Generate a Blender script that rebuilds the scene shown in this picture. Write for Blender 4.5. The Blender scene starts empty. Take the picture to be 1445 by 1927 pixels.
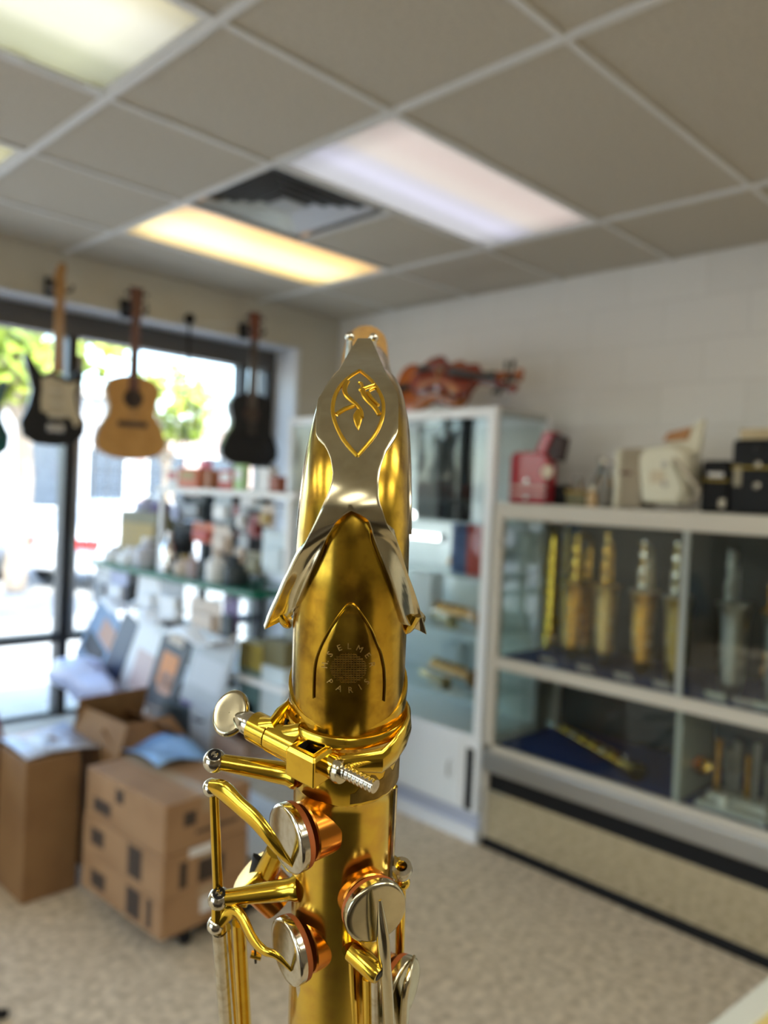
import bpy, bmesh, math, random
from mathutils import Vector, Matrix
from mathutils.bvhtree import BVHTree
random.seed(7)
C = bpy.context.scene.collection
PI = math.pi
# ------------------------------------------------------------------ camera, world, sun, exposure
H = 1.62                                     # camera height above the floor
F, CX, CY = 1500.0, 722.5, 963.5             # focal length and centre in photo pixels (1445 x 1927)
RW = Matrix(((0.7079152, -0.01584079, -0.70611978), (-0.70483613, 0.04843327, -0.70771481), (0.04541045, 0.9987008, 0.02312149)))
CAM = Vector((0, 0, H))
scn = bpy.context.scene
cd = bpy.data.cameras.new('camera'); cam = bpy.data.objects.new('camera', cd); C.objects.link(cam)
cam.matrix_world = Matrix.Translation(CAM) @ RW.to_4x4()
cd.sensor_fit = 'VERTICAL'; cd.sensor_height = 36.0; cd.lens = F / 1927.0 * 36.0
cd.clip_start = 0.01; cd.clip_end = 300
cd.dof.use_dof = True; cd.dof.focus_distance = 0.197; cd.dof.aperture_fstop = 11.5
scn.camera = cam
w = bpy.data.worlds.new('sky'); scn.world = w; w.use_nodes = True
wn = w.node_tree.nodes; wl = w.node_tree.links
sky = wn.new('ShaderNodeTexSky'); sky.sky_type = 'NISHITA'; sky.sun_disc = False
sky.sun_elevation = math.radians(52); sky.sun_rotation = math.radians(200); sky.air_density = 1.0; sky.dust_density = 2.0
wl.new(sky.outputs[0], wn['Background'].inputs[0]); wn['Background'].inputs[1].default_value = 0.55
sd = bpy.data.lights.new('sun', 'SUN'); sd.energy = 5.0; sd.angle = math.radians(0.6); sd.color = (1.0, 0.95, 0.86)
so = bpy.data.objects.new('sun', sd); C.objects.link(so)
so.rotation_euler = Vector((0.35, 0.62, -1.0)).to_track_quat('-Z', 'Y').to_euler()
scn.view_settings.view_transform = 'Standard'; scn.view_settings.look = 'None'
scn.view_settings.exposure = 1.47; scn.view_settings.gamma = 1.0; scn.view_settings.use_curve_mapping = False
scn.cycles.max_bounces = 10; scn.cycles.glossy_bounces = 6; scn.cycles.transparent_max_bounces = 16
scn.cycles.sample_clamp_indirect = 6.0
scn.cycles.caustics_reflective = False; scn.cycles.caustics_refractive = False
LIGHT = dict(warm=0.82, cool=0.255, green=0.36, room=3.6)          # radiance of the ceiling fixtures' diffusers

# ------------------------------------------------------------------ rays through photo pixels -> points on real planes
def ray(px, py): return RW @ Vector(((px - CX) / F, -(py - CY) / F, -1.0))
def aX(px, py, x): r = ray(px, py); return CAM + r * (x / r.x)
def aY(px, py, y): r = ray(px, py); return CAM + r * (y / r.y)
def aZ(px, py, z): r = ray(px, py); return CAM + r * ((z - H) / r.z)
FH = Vector((0.7063, 0.7079, 0)).normalized(); RT = Vector((FH.y, -FH.x, 0))
def hd(px, py): r = ray(px, py); return Vector((r.dot(RT), r.dot(FH), r.z))
def wd(p): return CAM + RT * p[0] + FH * p[1] + Vector((0, 0, p[2]))      # heading frame -> world
def Sp(px, py, y): q = hd(px, py); return q * (y / q.y)

# ------------------------------------------------------------------ mesh helper
ROOTM = {}
class MB:
    def __init__(s): s.v = []; s.f = []; s.m = []
    def add(s, vs, fs, mi=0):
        b = len(s.v); s.v += [Vector(x) for x in vs]; s.f += [tuple(b + i for i in f) for f in fs]; s.m += [mi] * len(fs); return s
    def box(s, c, d, rot=None, mi=0):
        c = Vector(c); vs = []
        for z in (-.5, .5):
            for x, y in ((-.5, -.5), (.5, -.5), (.5, .5), (-.5, .5)):
                p = Vector((x * d[0], y * d[1], z * d[2]))
                vs.append(c + (rot @ p if rot else p))
        return s.add(vs, [(0, 3, 2, 1), (4, 5, 6, 7), (0, 1, 5, 4), (1, 2, 6, 5), (2, 3, 7, 6), (3, 0, 4, 7)], mi)
    def ab(s, a, b, mi=0):
        return s.box([(a[i] + b[i]) / 2 for i in range(3)], [abs(b[i] - a[i]) for i in range(3)], None, mi)
    def tube(s, pts, r, n=10, cap=True, mi=0, flat=None):
        pts = [Vector(p) for p in pts]; k = len(pts)
        if not hasattr(r, '__len__'): r = [r] * k
        t0 = (pts[1] - pts[0]).normalized(); ref = Vector((0, 0, 1)) if abs(t0.z) < .9 else Vector((1, 0, 0))
        if flat is not None: ref = Vector(flat)
        u = (ref - t0 * ref.dot(t0)).normalized(); vs = []
        for i in range(k):
            t = (pts[min(i + 1, k - 1)] - pts[max(i - 1, 0)]).normalized()
            u = (u - t * u.dot(t)).normalized(); q = t.cross(u)
            ru, rq = (r[i] if hasattr(r[i], '__len__') else (r[i], r[i]))
            for j in range(n):
                a = 2 * PI * j / n; vs.append(pts[i] + u * (ru * math.cos(a)) + q * (rq * math.sin(a)))
        fs = [(i * n + j, i * n + (j + 1) % n, (i + 1) * n + (j + 1) % n, (i + 1) * n + j) for i in range(k - 1) for j in range(n)]
        if cap: fs += [tuple(reversed(range(n))), tuple((k - 1) * n + j for j in range(n))]
        return s.add(vs, fs, mi)
    def cyl(s, a, b, r0, r1=None, n=16, cap=True, mi=0): return s.tube([a, b], [r0, r0 if r1 is None else r1], n, cap, mi)
    def lathe(s, prof, c=(0, 0, 0), ax=(0, 0, 1), n=24, mi=0, cap=True):
        c = Vector(c); ax = Vector(ax).normalized(); ref = Vector((1, 0, 0)) if abs(ax.x) < .9 else Vector((0, 1, 0))
        u = (ref - ax * ref.dot(ax)).normalized(); q = ax.cross(u); vs = []
        for r, z in prof:
            for j in range(n):
                a = 2 * PI * j / n; vs.append(c + ax * z + (u * math.cos(a) + q * math.sin(a)) * max(r, 1e-6))
        k = len(prof)
        fs = [(i * n + j, i * n + (j + 1) % n, (i + 1) * n + (j + 1) % n, (i + 1) * n + j) for i in range(k - 1) for j in range(n)]
        if cap: fs += [tuple(reversed(range(n))), tuple((k - 1) * n + j for j in range(n))]
        return s.add(vs, fs, mi)
    def sph(s, c, r, nu=14, nv=8, sc=(1, 1, 1), mi=0):
        c = Vector(c); vs = [c + Vector((0, 0, -r * sc[2]))]
        for i in range(1, nv):
            b = PI * i / nv
            for j in range(nu):
                a = 2 * PI * j / nu
                vs.append(c + Vector((r * sc[0] * math.sin(b) * math.cos(a), r * sc[1] * math.sin(b) * math.sin(a), -r * sc[2] * math.cos(b))))
        vs.append(c + Vector((0, 0, r * sc[2]))); fs = []
        for j in range(nu): fs.append((0, 1 + (j + 1) % nu, 1 + j))
        for i in range(nv - 2):
            for j in range(nu): fs.append((1 + i * nu + j, 1 + i * nu + (j + 1) % nu, 1 + (i + 1) * nu + (j + 1) % nu, 1 + (i + 1) * nu + j))
        b = 1 + (nv - 2) * nu
        for j in range(nu): fs.append((b + j, b + (j + 1) % nu, len(vs) - 1))
        return s.add(vs, fs, mi)
    def grid(s, rows, close=False, mi=0):
        n = len(rows[0]); vs = [p for r in rows for p in r]; m = n if close else n - 1
        return s.add(vs, [(i * n + j, i * n + (j + 1) % n, (i + 1) * n + (j + 1) % n, (i + 1) * n + j) for i in range(len(rows) - 1) for j in range(m)], mi)
    def prism(s, pts, off, mi=0):
        off = Vector(off); n = len(pts); pts = [Vector(p) for p in pts]
        return s.add(pts + [p + off for p in pts], [tuple(reversed(range(n))), tuple(range(n, 2 * n))] + [(i, (i + 1) % n, n + (i + 1) % n, n + i) for i in range(n)], mi)
    def build(s, name, mat, parent=None, smooth=True, bevel=0, local=False, solid=0, ang=35, subsurf=0):
        me = bpy.data.meshes.new(name)
        vs = s.v
        if parent is not None and not local and parent.name in ROOTM:
            M = ROOTM[parent.name].inverted(); vs = [M @ p for p in vs]
        me.from_pydata(vs, [], s.f)
        for m in (mat if isinstance(mat, (list, tuple)) else [mat]): me.materials.append(m)
        if any(s.m): me.polygons.foreach_set('material_index', s.m)
        bm = bmesh.new(); bm.from_mesh(me); bmesh.ops.recalc_face_normals(bm, faces=bm.faces); bm.to_mesh(me); bm.free()
        if smooth:
            me.polygons.foreach_set('use_smooth', [True] * len(me.polygons)); me.set_sharp_from_angle(angle=math.radians(ang))
        o = bpy.data.objects.new(name, me); C.objects.link(o)
        if parent is not None:
            o.parent = parent
            if parent.name in ROOTM: ROOTM[o.name] = ROOTM[parent.name]
        if solid:
            md = o.modifiers.new('solid', 'SOLIDIFY'); md.thickness = abs(solid); md.offset = -1 if solid > 0 else 1
        if subsurf:
            md = o.modifiers.new('sub', 'SUBSURF'); md.levels = md.render_levels = subsurf
        if bevel:
            md = o.modifiers.new('bev', 'BEVEL'); md.width = bevel; md.segments = 2; md.limit_method = 'ANGLE'; md.angle_limit = math.radians(40)
        return o

def tag(o, label, cat, group=None, kind=None):
    if label: o['label'] = label
    if cat: o['category'] = cat
    if group: o['group'] = group
    if kind: o['kind'] = kind
    return o
def root(name, label, cat, loc=(0, 0, 0), rz=0.0, group=None):
    o = bpy.data.objects.new(name, None); C.objects.link(o); o.empty_display_size = .05
    o.location = loc; o.rotation_euler = (0, 0, rz)
    ROOTM[o.name] = Matrix.Translation(Vector(loc)) @ Matrix.Rotation(rz, 4, 'Z')
    return tag(o, label, cat, group)
def struct(mb, name, mat, parent=None, **k):
    o = mb.build(name, mat, parent, **k)
    if parent is None: o['kind'] = 'structure'
    return o
def copy_tree(src, label, loc, rot, group=None, scale=None):
    r = src.copy(); C.objects.link(r); r.location = loc; r.rotation_euler = rot
    if scale: r.scale = (scale,) * 3
    if label: r['label'] = label
    if group: r['group'] = group
    for ch in list(src.children):
        c = ch.copy(); C.objects.link(c); c.parent = r
        for g in ch.children:
            d = g.copy(); C.objects.link(d); d.parent = c
    return r

# ------------------------------------------------------------------ materials
MATS = {}
def mat(name, col, rough=.5, metal=0.0, noise=None, bump=None, spec=.5, emit=None, coat=0.0):
    """noise=(scale, other colour, contrast low, high); bump=(scale, strength)"""
    if name in MATS: return MATS[name]
    m = bpy.data.materials.new(name); m.use_nodes = True; MATS[name] = m
    nt = m.node_tree; b = nt.nodes['Principled BSDF']
    b.inputs['Base Color'].default_value = (*col, 1); b.inputs['Roughness'].default_value = rough
    b.inputs['Metallic'].default_value = metal; b.inputs['Specular IOR Level'].default_value = spec
    b.inputs['Coat Weight'].default_value = coat; b.inputs['Coat Roughness'].default_value = .08
    tc = nt.nodes.new('ShaderNodeTexCoord')
    if noise:
        n = nt.nodes.new('ShaderNodeTexNoise'); n.inputs['Scale'].default_value = noise[0]; n.inputs['Detail'].default_value = 5
        cr = nt.nodes.new('ShaderNodeValToRGB'); cr.color_ramp.elements[0].position = noise[2]; cr.color_ramp.elements[1].position = noise[3]
        cr.color_ramp.elements[0].color = (*col, 1); cr.color_ramp.elements[1].color = (*noise[1], 1)
        nt.links.new(tc.outputs['Object'], n.inputs['Vector']); nt.links.new(n.outputs['Fac'], cr.inputs[0]); nt.links.new(cr.outputs[0], b.inputs['Base Color'])
    if bump:
        n = nt.nodes.new('ShaderNodeTexNoise'); n.inputs['Scale'].default_value = bump[0]; n.inputs['Detail'].default_value = 6
        bp = nt.nodes.new('ShaderNodeBump'); bp.inputs['Strength'].default_value = bump[1]; bp.inputs['Distance'].default_value = .002
        nt.links.new(tc.outputs['Object'], n.inputs['Vector']); nt.links.new(n.outputs['Fac'], bp.inputs['Height']); nt.links.new(bp.outputs[0], b.inputs['Normal'])
    if emit:
        b.inputs['Emission Color'].default_value = (*emit[0], 1); b.inputs['Emission Strength'].default_value = emit[1]
    return m
def glass(name, tint=(.95, .98, .97), refl=.06, rough=0.0):
    if name in MATS: return MATS[name]
    m = bpy.data.materials.new(name); m.use_nodes = True; MATS[name] = m
    nt = m.node_tree; nt.nodes.remove(nt.nodes['Principled BSDF']); out = nt.nodes['Material Output']
    t = nt.nodes.new('ShaderNodeBsdfTransparent'); t.inputs[0].default_value = (*tint, 1)
    g = nt.nodes.new('ShaderNodeBsdfGlossy'); g.inputs['Roughness'].default_value = rough
    lw = nt.nodes.new('ShaderNodeLayerWeight'); lw.inputs[0].default_value = .5
    pw = nt.nodes.new('ShaderNodeMath'); pw.operation = 'POWER'; pw.inputs[1].default_value = 5; nt.links.new(lw.outputs['Facing'], pw.inputs[0])
    fr = nt.nodes.new('ShaderNodeMath'); fr.operation = 'MULTIPLY_ADD'; fr.inputs[1].default_value = .9; fr.inputs[2].default_value = .035; nt.links.new(pw.outputs[0], fr.inputs[0])
    mx = nt.nodes.new('ShaderNodeMixShader'); nt.links.new(fr.outputs[0], mx.inputs[0]); nt.links.new(t.outputs[0], mx.inputs[1]); nt.links.new(g.outputs[0], mx.inputs[2])
    nt.links.new(mx.outputs[0], out.inputs[0]); return m
M_ = mat
gold = mat('gold_lacquer', (.76, .51, .055), .16, 1, noise=(220, (.64, .41, .045), .4, .75))
goldn = mat('aged_lacquer', (.58, .37, .04), .2, 1, noise=(170, (.26, .145, .02), .42, .72))
goldb = mat('bright_brass', (.86, .60, .09), .12, 1)
nickel = mat('key_nickel', (.58, .53, .37), .17, 1, noise=(260, (.50, .45, .31), .4, .7))
silver = mat('worn_silver', (.66, .63, .54), .16, 1, noise=(400, (.5, .45, .33), .45, .7))
leather = mat('pad_leather', (.42, .10, .015), .6)
cork = mat('cork', (.50, .29, .08), .8, noise=(300, (.36, .19, .05), .4, .6))
black = mat('black', (.010, .010, .011), .5, spec=.2)
blackg = mat('black_gloss', (.006, .006, .007), .3, spec=.3)
darkm = mat('dark_metal', (.03, .03, .033), .4, .6)
white = mat('white_paint', (.78, .79, .80), .45)
whitep = mat('white_plastic', (.82, .83, .85), .25)
beige = mat('beige_laminate', (.56, .51, .43), .4)
alu = mat('aluminium', (.42, .41, .39), .38, .8)
clear = glass('clear_glass'); greeng = glass('green_glass', (.94, .97, .965))
cardb = mat('cardboard', (.36, .205, .10), .75, noise=(6, (.31, .17, .08), .4, .6))
cardd = mat('cardboard_dark', (.26, .135, .05), .75, noise=(6, (.22, .11, .04), .4, .6))
ink = mat('box_ink', (.05, .032, .022), .7)
blue = mat('blue_velvet', (.010, .026, .13), .9)

# ================================================================== SETTING
CEIL = 2.793; WY = 4.15; GY = 4.42; XR = 3.63; XL = -4.0; YN = -4.0
m_floor = mat('carpet', (.72, .605, .44), .95, noise=(30, (.42, .34, .235), .36, .66), bump=(500, .4))
nt = m_floor.node_tree
struct(MB().ab((XL - .2, YN - .2, -.1), (XR + .2, WY + .4, 0)), 'floor', m_floor, smooth=False)
m_wall = mat('cream_wall', (.60, .56, .47), .7)
m_wallr = bpy.data.materials.new('painted_block'); m_wallr.use_nodes = True
nt = m_wallr.node_tree; b = nt.nodes['Principled BSDF']; b.inputs['Roughness'].default_value = .55
tc = nt.nodes.new('ShaderNodeTexCoord'); mp = nt.nodes.new('ShaderNodeMapping'); mp.inputs['Rotation'].default_value = (PI / 2, 0, PI / 2)
sx = nt.nodes.new('ShaderNodeSeparateXYZ'); cx = nt.nodes.new('ShaderNodeCombineXYZ')
nt.links.new(tc.outputs['Object'], sx.inputs[0]); nt.links.new(sx.outputs[1], cx.inputs[0]); nt.links.new(sx.outputs[2], cx.inputs[1])
br = nt.nodes.new('ShaderNodeTexBrick'); br.inputs['Scale'].default_value = 1.0; br.inputs['Brick Width'].default_value = .4; br.inputs['Row Height'].default_value = .2; br.inputs['Mortar Size'].default_value = .006; br.inputs['Mortar Smooth'].default_value = .8
br.inputs['Color1'].default_value = (.80, .78, .74, 1); br.inputs['Color2'].default_value = (.86, .84, .80, 1); br.inputs['Mortar'].default_value = (.76, .74, .70, 1)
nt.links.new(cx.outputs[0], br.inputs[0]); nt.links.new(br.outputs[0], b.inputs['Base Color'])
bp = nt.nodes.new('ShaderNodeBump'); bp.inputs['Strength'].default_value = .25; bp.inputs['Distance'].default_value = .004; bp.invert = True
nt.links.new(br.outputs['Fac'], bp.inputs['Height']); nt.links.new(bp.outputs[0], b.inputs['Normal'])
struct(MB().ab((XR, YN, 0), (XR + .2, WY + .45, CEIL + .15)), 'wall_right', m_wallr, smooth=False)
# the window wall: thick, with one long opening
ox0, ox1, oz0, oz1 = -.9, 3.27, .30, 2.547
m_ = MB().ab((XL, WY, oz1), (XR, WY + .45, CEIL + .15)).ab((ox1, WY, 0), (XR, WY + .45, oz1)).ab((XL, WY, 0), (ox0, WY + .45, oz1)).ab((ox0, WY, 0), (ox1, WY + .45, oz0))
struct(m_, 'wall_left', m_wall, smooth=False)
m_tan = mat('tan_wall', (.20, .17, .13), .7)
wy0, wy1 = -.3, 2.7  # opening for the window added to light the room
struct(MB().ab((XL - .2, YN, 0), (XL, wy0, CEIL + .15)).ab((XL - .2, wy1, 0), (XL, WY + .45, CEIL + .15)).ab((XL - .2, wy0, 2.5), (XL, wy1, CEIL + .15)).ab((XL - .2, wy0, 0), (XL, wy1, .3)), 'wall_back', m_tan, smooth=False)
struct(MB().ab((XL, YN - .2, 0), (XR, YN, CEIL + .15)), 'wall_near', MATS['tan_wall'], smooth=False)
# grey head casing and white jamb lining of the opening
m_head = mat('grey_casing', (.60, .60, .62), .5)
struct(MB().ab((ox0, WY - .012, oz1 - .012), (ox1 + .02, GY - .02, oz1 + .002)), 'trim_1', m_head, smooth=False)
struct(MB().ab((ox1 - .012, WY - .012, oz0), (ox1 + .02, GY - .02, oz1 - .012)), 'trim_2', mat('white_jamb', (.80, .81, .83), .5), smooth=False)
# ---- ceiling: slab, tiles and tee bars
m_tile = mat('ceiling_tile', (.54, .495, .415), .9, noise=(90, (.46, .42, .355), .45, .62), bump=(220, .3))
m_bar = mat('tee_bar', (.70, .70, .69), .45)
ceil = struct(MB().ab((XL, YN, CEIL + .05), (XR, WY + .4, CEIL + .15)), 'ceiling', m_tile, smooth=False)
gx = [-3.78, -2.56, -1.34, -.12, 1.10, 1.725, 2.955, XR]
gy = [-.06 + .61 * i for i in range(-6, 8)]; gy = [YN] + gy + [WY]
LIGHTS = {(1.725, 4): 'cool', (1.725, 6): 'warm', (-.12, 4): 'green', (-.12, 6): 'yellow'}
lights_at = {}
for (x0, row), k in LIGHTS.items(): lights_at[(round(x0, 3), round(-.06 + .61 * (row - 1), 3))] = k
for x0, y0 in ((1.725, -1.28), (-.12, -1.28), (-2.56, 2.99), (-2.56, 1.77), (-2.56, .55), (-2.56, -.67), (-2.56, -1.89), (-.12, -2.5), (1.725, -2.5), (-2.56, -3.11)): lights_at[(round(x0, 3), round(y0, 3))] = 'room'  # unseen fixtures added behind the camera to brighten the room
vent_at = (1.725, round(-.06 + .61 * 4, 3))
mesh_cache = {}
def ceiling_piece(name, dx, dy, z0, z1, mt, loc, inset=.0):
    key = (name, round(dx, 3), round(dy, 3))
    if key not in mesh_cache:
        o = MB().ab((inset, inset, z0), (dx - inset, dy - inset, z1)).build(name, mt, ceil, smooth=False, bevel=.003, local=True); mesh_cache[key] = o
    else:
        o = mesh_cache[key].copy(); C.objects.link(o); o.parent = ceil
    o.location = loc; return o
fixtures = []
for i in range(len(gx) - 1):
    for j in range(len(gy) - 1):
        x0, x1, y0, y1 = gx[i], gx[i + 1], gy[j], gy[j + 1]; k = (round(x0, 3), round(y0, 3))
        if k in lights_at: fixtures.append((x0, x1, y0, y1, lights_at[k])); continue
        if k == vent_at: ceiling_piece('ceiling_tile', x1 - x0 - .61, y1 - y0, 0, .012, m_tile, (x0 + .61, y0, CEIL), .008); continue
        ceiling_piece('ceiling_tile', x1 - x0, y1 - y0, 0, .012, m_tile, (x0, y0, CEIL), .008)
for x in gx[:-1]: ceiling_piece('tee_bar', .026, WY - YN, -.012, .004, m_bar, (x - .013, YN, CEIL))
for y in gy[1:-1]: ceiling_piece('cross_tee', XR - XL, .022, -.009, .004, m_bar, (XL, y - .011, CEIL))
ceiling_piece('cross_tee', .022, .61, -.009, .004, m_bar, (1.725 + .61, vent_at[1], CEIL))

# ---- ceiling light fixtures: frame + glowing diffuser
def diffuser_mat(name, base, bands, strength):
    m = bpy.data.materials.new(name); m.use_nodes = True; nt = m.node_tree; b = nt.nodes['Principled BSDF']
    b.inputs['Base Color'].default_value = (.22, .22, .22, 1); b.inputs['Roughness'].default_value = .4
    tc = nt.nodes.new('ShaderNodeTexCoord'); s = nt.nodes.new('ShaderNodeSeparateXYZ'); nt.links.new(tc.outputs['Generated'], s.inputs[0])
    cr = nt.nodes.new('ShaderNodeValToRGB'); e = cr.color_ramp.elements; cr.color_ramp.interpolation = 'EASE'
    e[0].position, e[0].color = bands[0][0], (*bands[0][1], 1); e[1].position, e[1].color = bands[-1][0], (*bands[-1][1], 1)
    for p, c in bands[1:-1]: q = e.new(p); q.color = (*c, 1)
    nt.links.new(s.outputs[1], cr.inputs[0]); nt.links.new(cr.outputs[0], b.inputs['Emission Color']); b.inputs['Emission Strength'].default_value = strength
    # lamps end a little before the lens does: dimmer at both ends
    cr2 = nt.nodes.new('ShaderNodeValToRGB'); e = cr2.color_ramp.elements
    e[0].position, e[0].color = 0, (.55,) * 3 + (1,); e[1].position, e[1].color = 1, (.55,) * 3 + (1,)
    for p in (.12, .88): q = e.new(p); q.color = (1, 1, 1, 1)
    mx = nt.nodes.new('ShaderNodeMath'); mx.operation = 'MULTIPLY'; mx.inputs[1].default_value = strength
    nt.links.new(s.outputs[0], cr2.inputs[0]); nt.links.new(cr2.outputs[0], mx.inputs[0]); nt.links.new(mx.outputs[0], b.inputs['Emission Strength'])
    return m
dm = dict(
    cool=diffuser_mat('diffuser_cool', 0, [(0, (.84, .72, .66)), (.18, (.93, .76, .70)), (.42, (1, .88, .80)), (.55, (.88, .86, .98)), (.68, (.98, .97, 1.2)), (.85, (.76, .76, .84)), (1, (.72, .72, .76))], LIGHT['cool']),
    warm=diffuser_mat('diffuser_warm', 0, [(0, (.55, .30, .10)), (.22, (.66, .44, .16)), (.45, (1, .74, .32)), (.72, (1, .80, .36)), (.9, (.50, .36, .12)), (1, (.40, .27, .09))], LIGHT['warm']),
    green=diffuser_mat('diffuser_green', 0, [(0, (.70, .62, .36)), (.3, (1, .98, .78)), (.55, (.95, .95, .72)), (.8, (.52, .54, .32)), (1, (.40, .41, .22))], LIGHT['green']),
    yellow=diffuser_mat('diffuser_yellow', 0, [(0, (.6, .55, .2)), (.5, (1, .95, .5)), (1, (.6, .55, .2))], LIGHT['green']),
    room=diffuser_mat('diffuser_room', 0, [(0, (.8, .75, .6)), (.5, (1, .95, .82)), (1, (.8, .75, .6))], LIGHT['room']))
LL = dict(cool='ceiling light panel with pale violet and pinkish white glow beside the air vent', warm='ceiling light panel with warm yellow glow nearest the guitars', green='ceiling light panel with greenish white glow, cut by the top edge', yellow='small visible corner of a yellow ceiling light at the edge', room='unseen ceiling light panel added behind the camera to brighten the room')
for x0, x1, y0, y1, k in fixtures:
    t = root('ceiling_light', LL[k], 'ceiling light', ((x0 + x1) / 2, (y0 + y1) / 2, CEIL), 0, 'recessed fluorescent ceiling lights' if k != 'room' else 'unseen ceiling lights added to brighten the room')
    a = .03; f = MB(); z = (CEIL - .004, CEIL + .03)
    f.ab((x0 + .012, y0 + .012, z[0]), (x0 + a, y1 - .012, z[1])).ab((x1 - a, y0 + .012, z[0]), (x1 - .012, y1 - .012, z[1])).ab((x0 + a, y0 + .012, z[0]), (x1 - a, y0 + a, z[1])).ab((x0 + a, y1 - a, z[0]), (x1 - a, y1 - .012, z[1]))
    f.build('frame', m_bar, t, smooth=False)
    MB().ab((x0 + a, y0 + a, CEIL + .002), (x1 - a, y1 - a, CEIL + .010)).build('diffuser', dm[k], t, smooth=False)
    if k == 'green':
        for q in (.05, .28): MB().box((x1 - q, y1 - .03, CEIL - .004), (.05, .016, .012)).build('latch', white, t, smooth=False)
# ---- air diffuser: nested square louvres
vx, vy = 1.725 + .305, vent_at[1] + .305
t = root('ceiling_vent', 'square metal air vent with nested louvres between two ceiling lights', 'vent', (vx, vy, CEIL))
m_v = mat('vent_metal', (.55, .55, .55), .3, .3)
def sq_ring(h0, z0, h1, z1, th=.004):
    mb = MB(); co = [(-1, -1), (1, -1), (1, 1), (-1, 1)]
    mb.add([(vx + h * sx_, vy + h * sy_, z) for h, z in ((h0, z0), (h1, z1), (h1 - th, z1), (h0 - th, z0 + .001)) for sx_, sy_ in co],
           [(a * 4 + i, a * 4 + (i + 1) % 4, ((a + 1) % 4) * 4 + (i + 1) % 4, ((a + 1) % 4) * 4 + i) for a in range(4) for i in range(4)])
    return mb
MB().ab((vx - .29, vy - .29, CEIL + .045), (vx + .29, vy + .29, CEIL + .049)).build('duct_back', mat('duct_dark', (.05, .05, .05), .8), t, smooth=False)
sq_ring(.296, CEIL - .004, .268, CEIL - .003)
for h in (.262, .212, .162, .112): sq_ring(h, CEIL - .002, h - .026, CEIL + .016).build('louvre', m_v, t, smooth=False)
MB().ab((vx - .06, vy - .06, CEIL - .004), (vx + .06, vy + .06, CEIL + .004)).build('centre_plate', m_v, t, smooth=False)

# ---- shop window: dark frame, two rows of panes
frm = mat('bronze_frame', (.035, .034, .035), .4, .4)
win = root('window_1', None, None, (ox0, GY, oz0)); win['kind'] = 'structure'
fw = .055; xm = aY(123, 900, GY).x; mull = [ox0 + .03, xm - 1.32, xm, 3.02, ox1 - .04]; zt = aY(60, 1202, GY).z
ztop = aY(250, 655, GY).z; zsill = aY(60, 1357, GY).z - .04
added_win = root('added_window', None, None, (XL - .1, wy0, .3)); added_win['kind'] = 'structure'  # unseen window added to bring in daylight from the side
for y in (wy0 + .03, .7, 1.7, wy1 - .03): MB().ab((XL - .14, y - .03, .3), (XL - .06, y + .03, 2.5)).build('mullion', frm, added_win, smooth=False)
for z in (.33, 2.47): MB().ab((XL - .14, wy0, z - .03), (XL - .06, wy1, z + .03)).build('rail', frm, added_win, smooth=False)
for ya, yb in ((wy0 + .06, .67), (.73, 1.67), (1.73, wy1 - .06)): MB().ab((XL - .103, ya, .36), (XL - .097, yb, 2.44)).build('pane', clear, added_win, smooth=False)
for x in mull: MB().ab((x - fw / 2, GY - .05, oz0), (x + fw / 2, GY + .05, oz1)).build('mullion', frm, win, smooth=False, bevel=.004)
MB().ab((xm + .028, GY - .056, zt), (xm + .056, GY + .02, ztop - .1)).build('mullion_cap', alu, win, smooth=False)
MB().ab((ox0, GY - .06, ztop), (ox1, GY + .06, oz1)).build('head_rail', mat('head_rail', (.10, .095, .09), .5), win, smooth=False)
for n_, z0, z1 in (('sill_rail', oz0, zsill + .03), ('transom', zt - .022, zt + .022)):
    MB().ab((ox0, GY - .055, z0), (ox1, GY + .055, z1)).build(n_, frm, win, smooth=False, bevel=.004)
for a_, b_ in zip(mull[:-1], mull[1:]):
    for z0, z1 in ((zsill + .03, zt - .022), (zt + .022, ztop)):
        MB().ab((a_ + fw / 2, GY - .003, z0), (b_ - fw / 2, GY + .003, z1)).build('pane', clear, win, smooth=False)

# ================================================================== STREET OUTSIDE
conc = mat('pavement', (.40, .40, .39), .9, noise=(3, (.34, .34, .33), .4, .6))
struct(MB().ab((-20, WY + .45, -.25), (40, 8.6, -.04)), 'sidewalk', conc, smooth=False)
struct(MB().ab((-30, -20, -.25), (XL - .2, WY + .45, -.04)), 'forecourt', conc, smooth=False)
struct(MB().ab((-40, 8.6, -.3), (60, 22, -.14)), 'road', mat('asphalt', (.34, .34, .34), .9, noise=(2, (.28, .28, .28), .4, .6)), smooth=False)
struct(MB().ab((-40, 22, -.3), (60, 60, -.04)), 'pavement', conc, smooth=False)
def out_pt(px, py, y): return aY(px, py, y)
def house(name, label, x0, x1, y, h, col, wins, wmat):
    t = root(name, label, 'building', ((x0 + x1) / 2, y + 3, -.04))
    m = mat(name + label[:12], col, .8)
    MB().ab((x0, y, -.04), (x1, y + 6, h)).build('wall', m, t, smooth=False)
    MB().ab((x0 - .2, y - .3, h), (x1 + .2, y + 6, h + .25)).build('roof_edge', mat('roof_edge', (.5, .48, .45), .8), t, smooth=False)
    for i in range(wins):
        xa = x0 + (x1 - x0) * (i + .2) / wins; xb = x0 + (x1 - x0) * (i + .8) / wins
        f = MB().ab((xa - .08, y - .08, .7), (xb + .08, y - .01, 2.7)).build('window_frame', white, t, smooth=False)
        MB().ab((xa, y - .1, .78), (xb, y - .075, 2.62)).build('pane', wmat, f, smooth=False)
wdk = mat('far_pane', (.05, .07, .10), .1)
house('shop_building', 'low grey shop front across the street behind the electric guitar', 4.5, 12.5, 24, 4.2, (.42, .43, .46), 4, wdk)
house('shop_building', 'low pinkish shop front across the street beyond the wooden guitar', 13.0, 24, 25, 3.6, (.62, .46, .42), 5, wdk)
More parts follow.
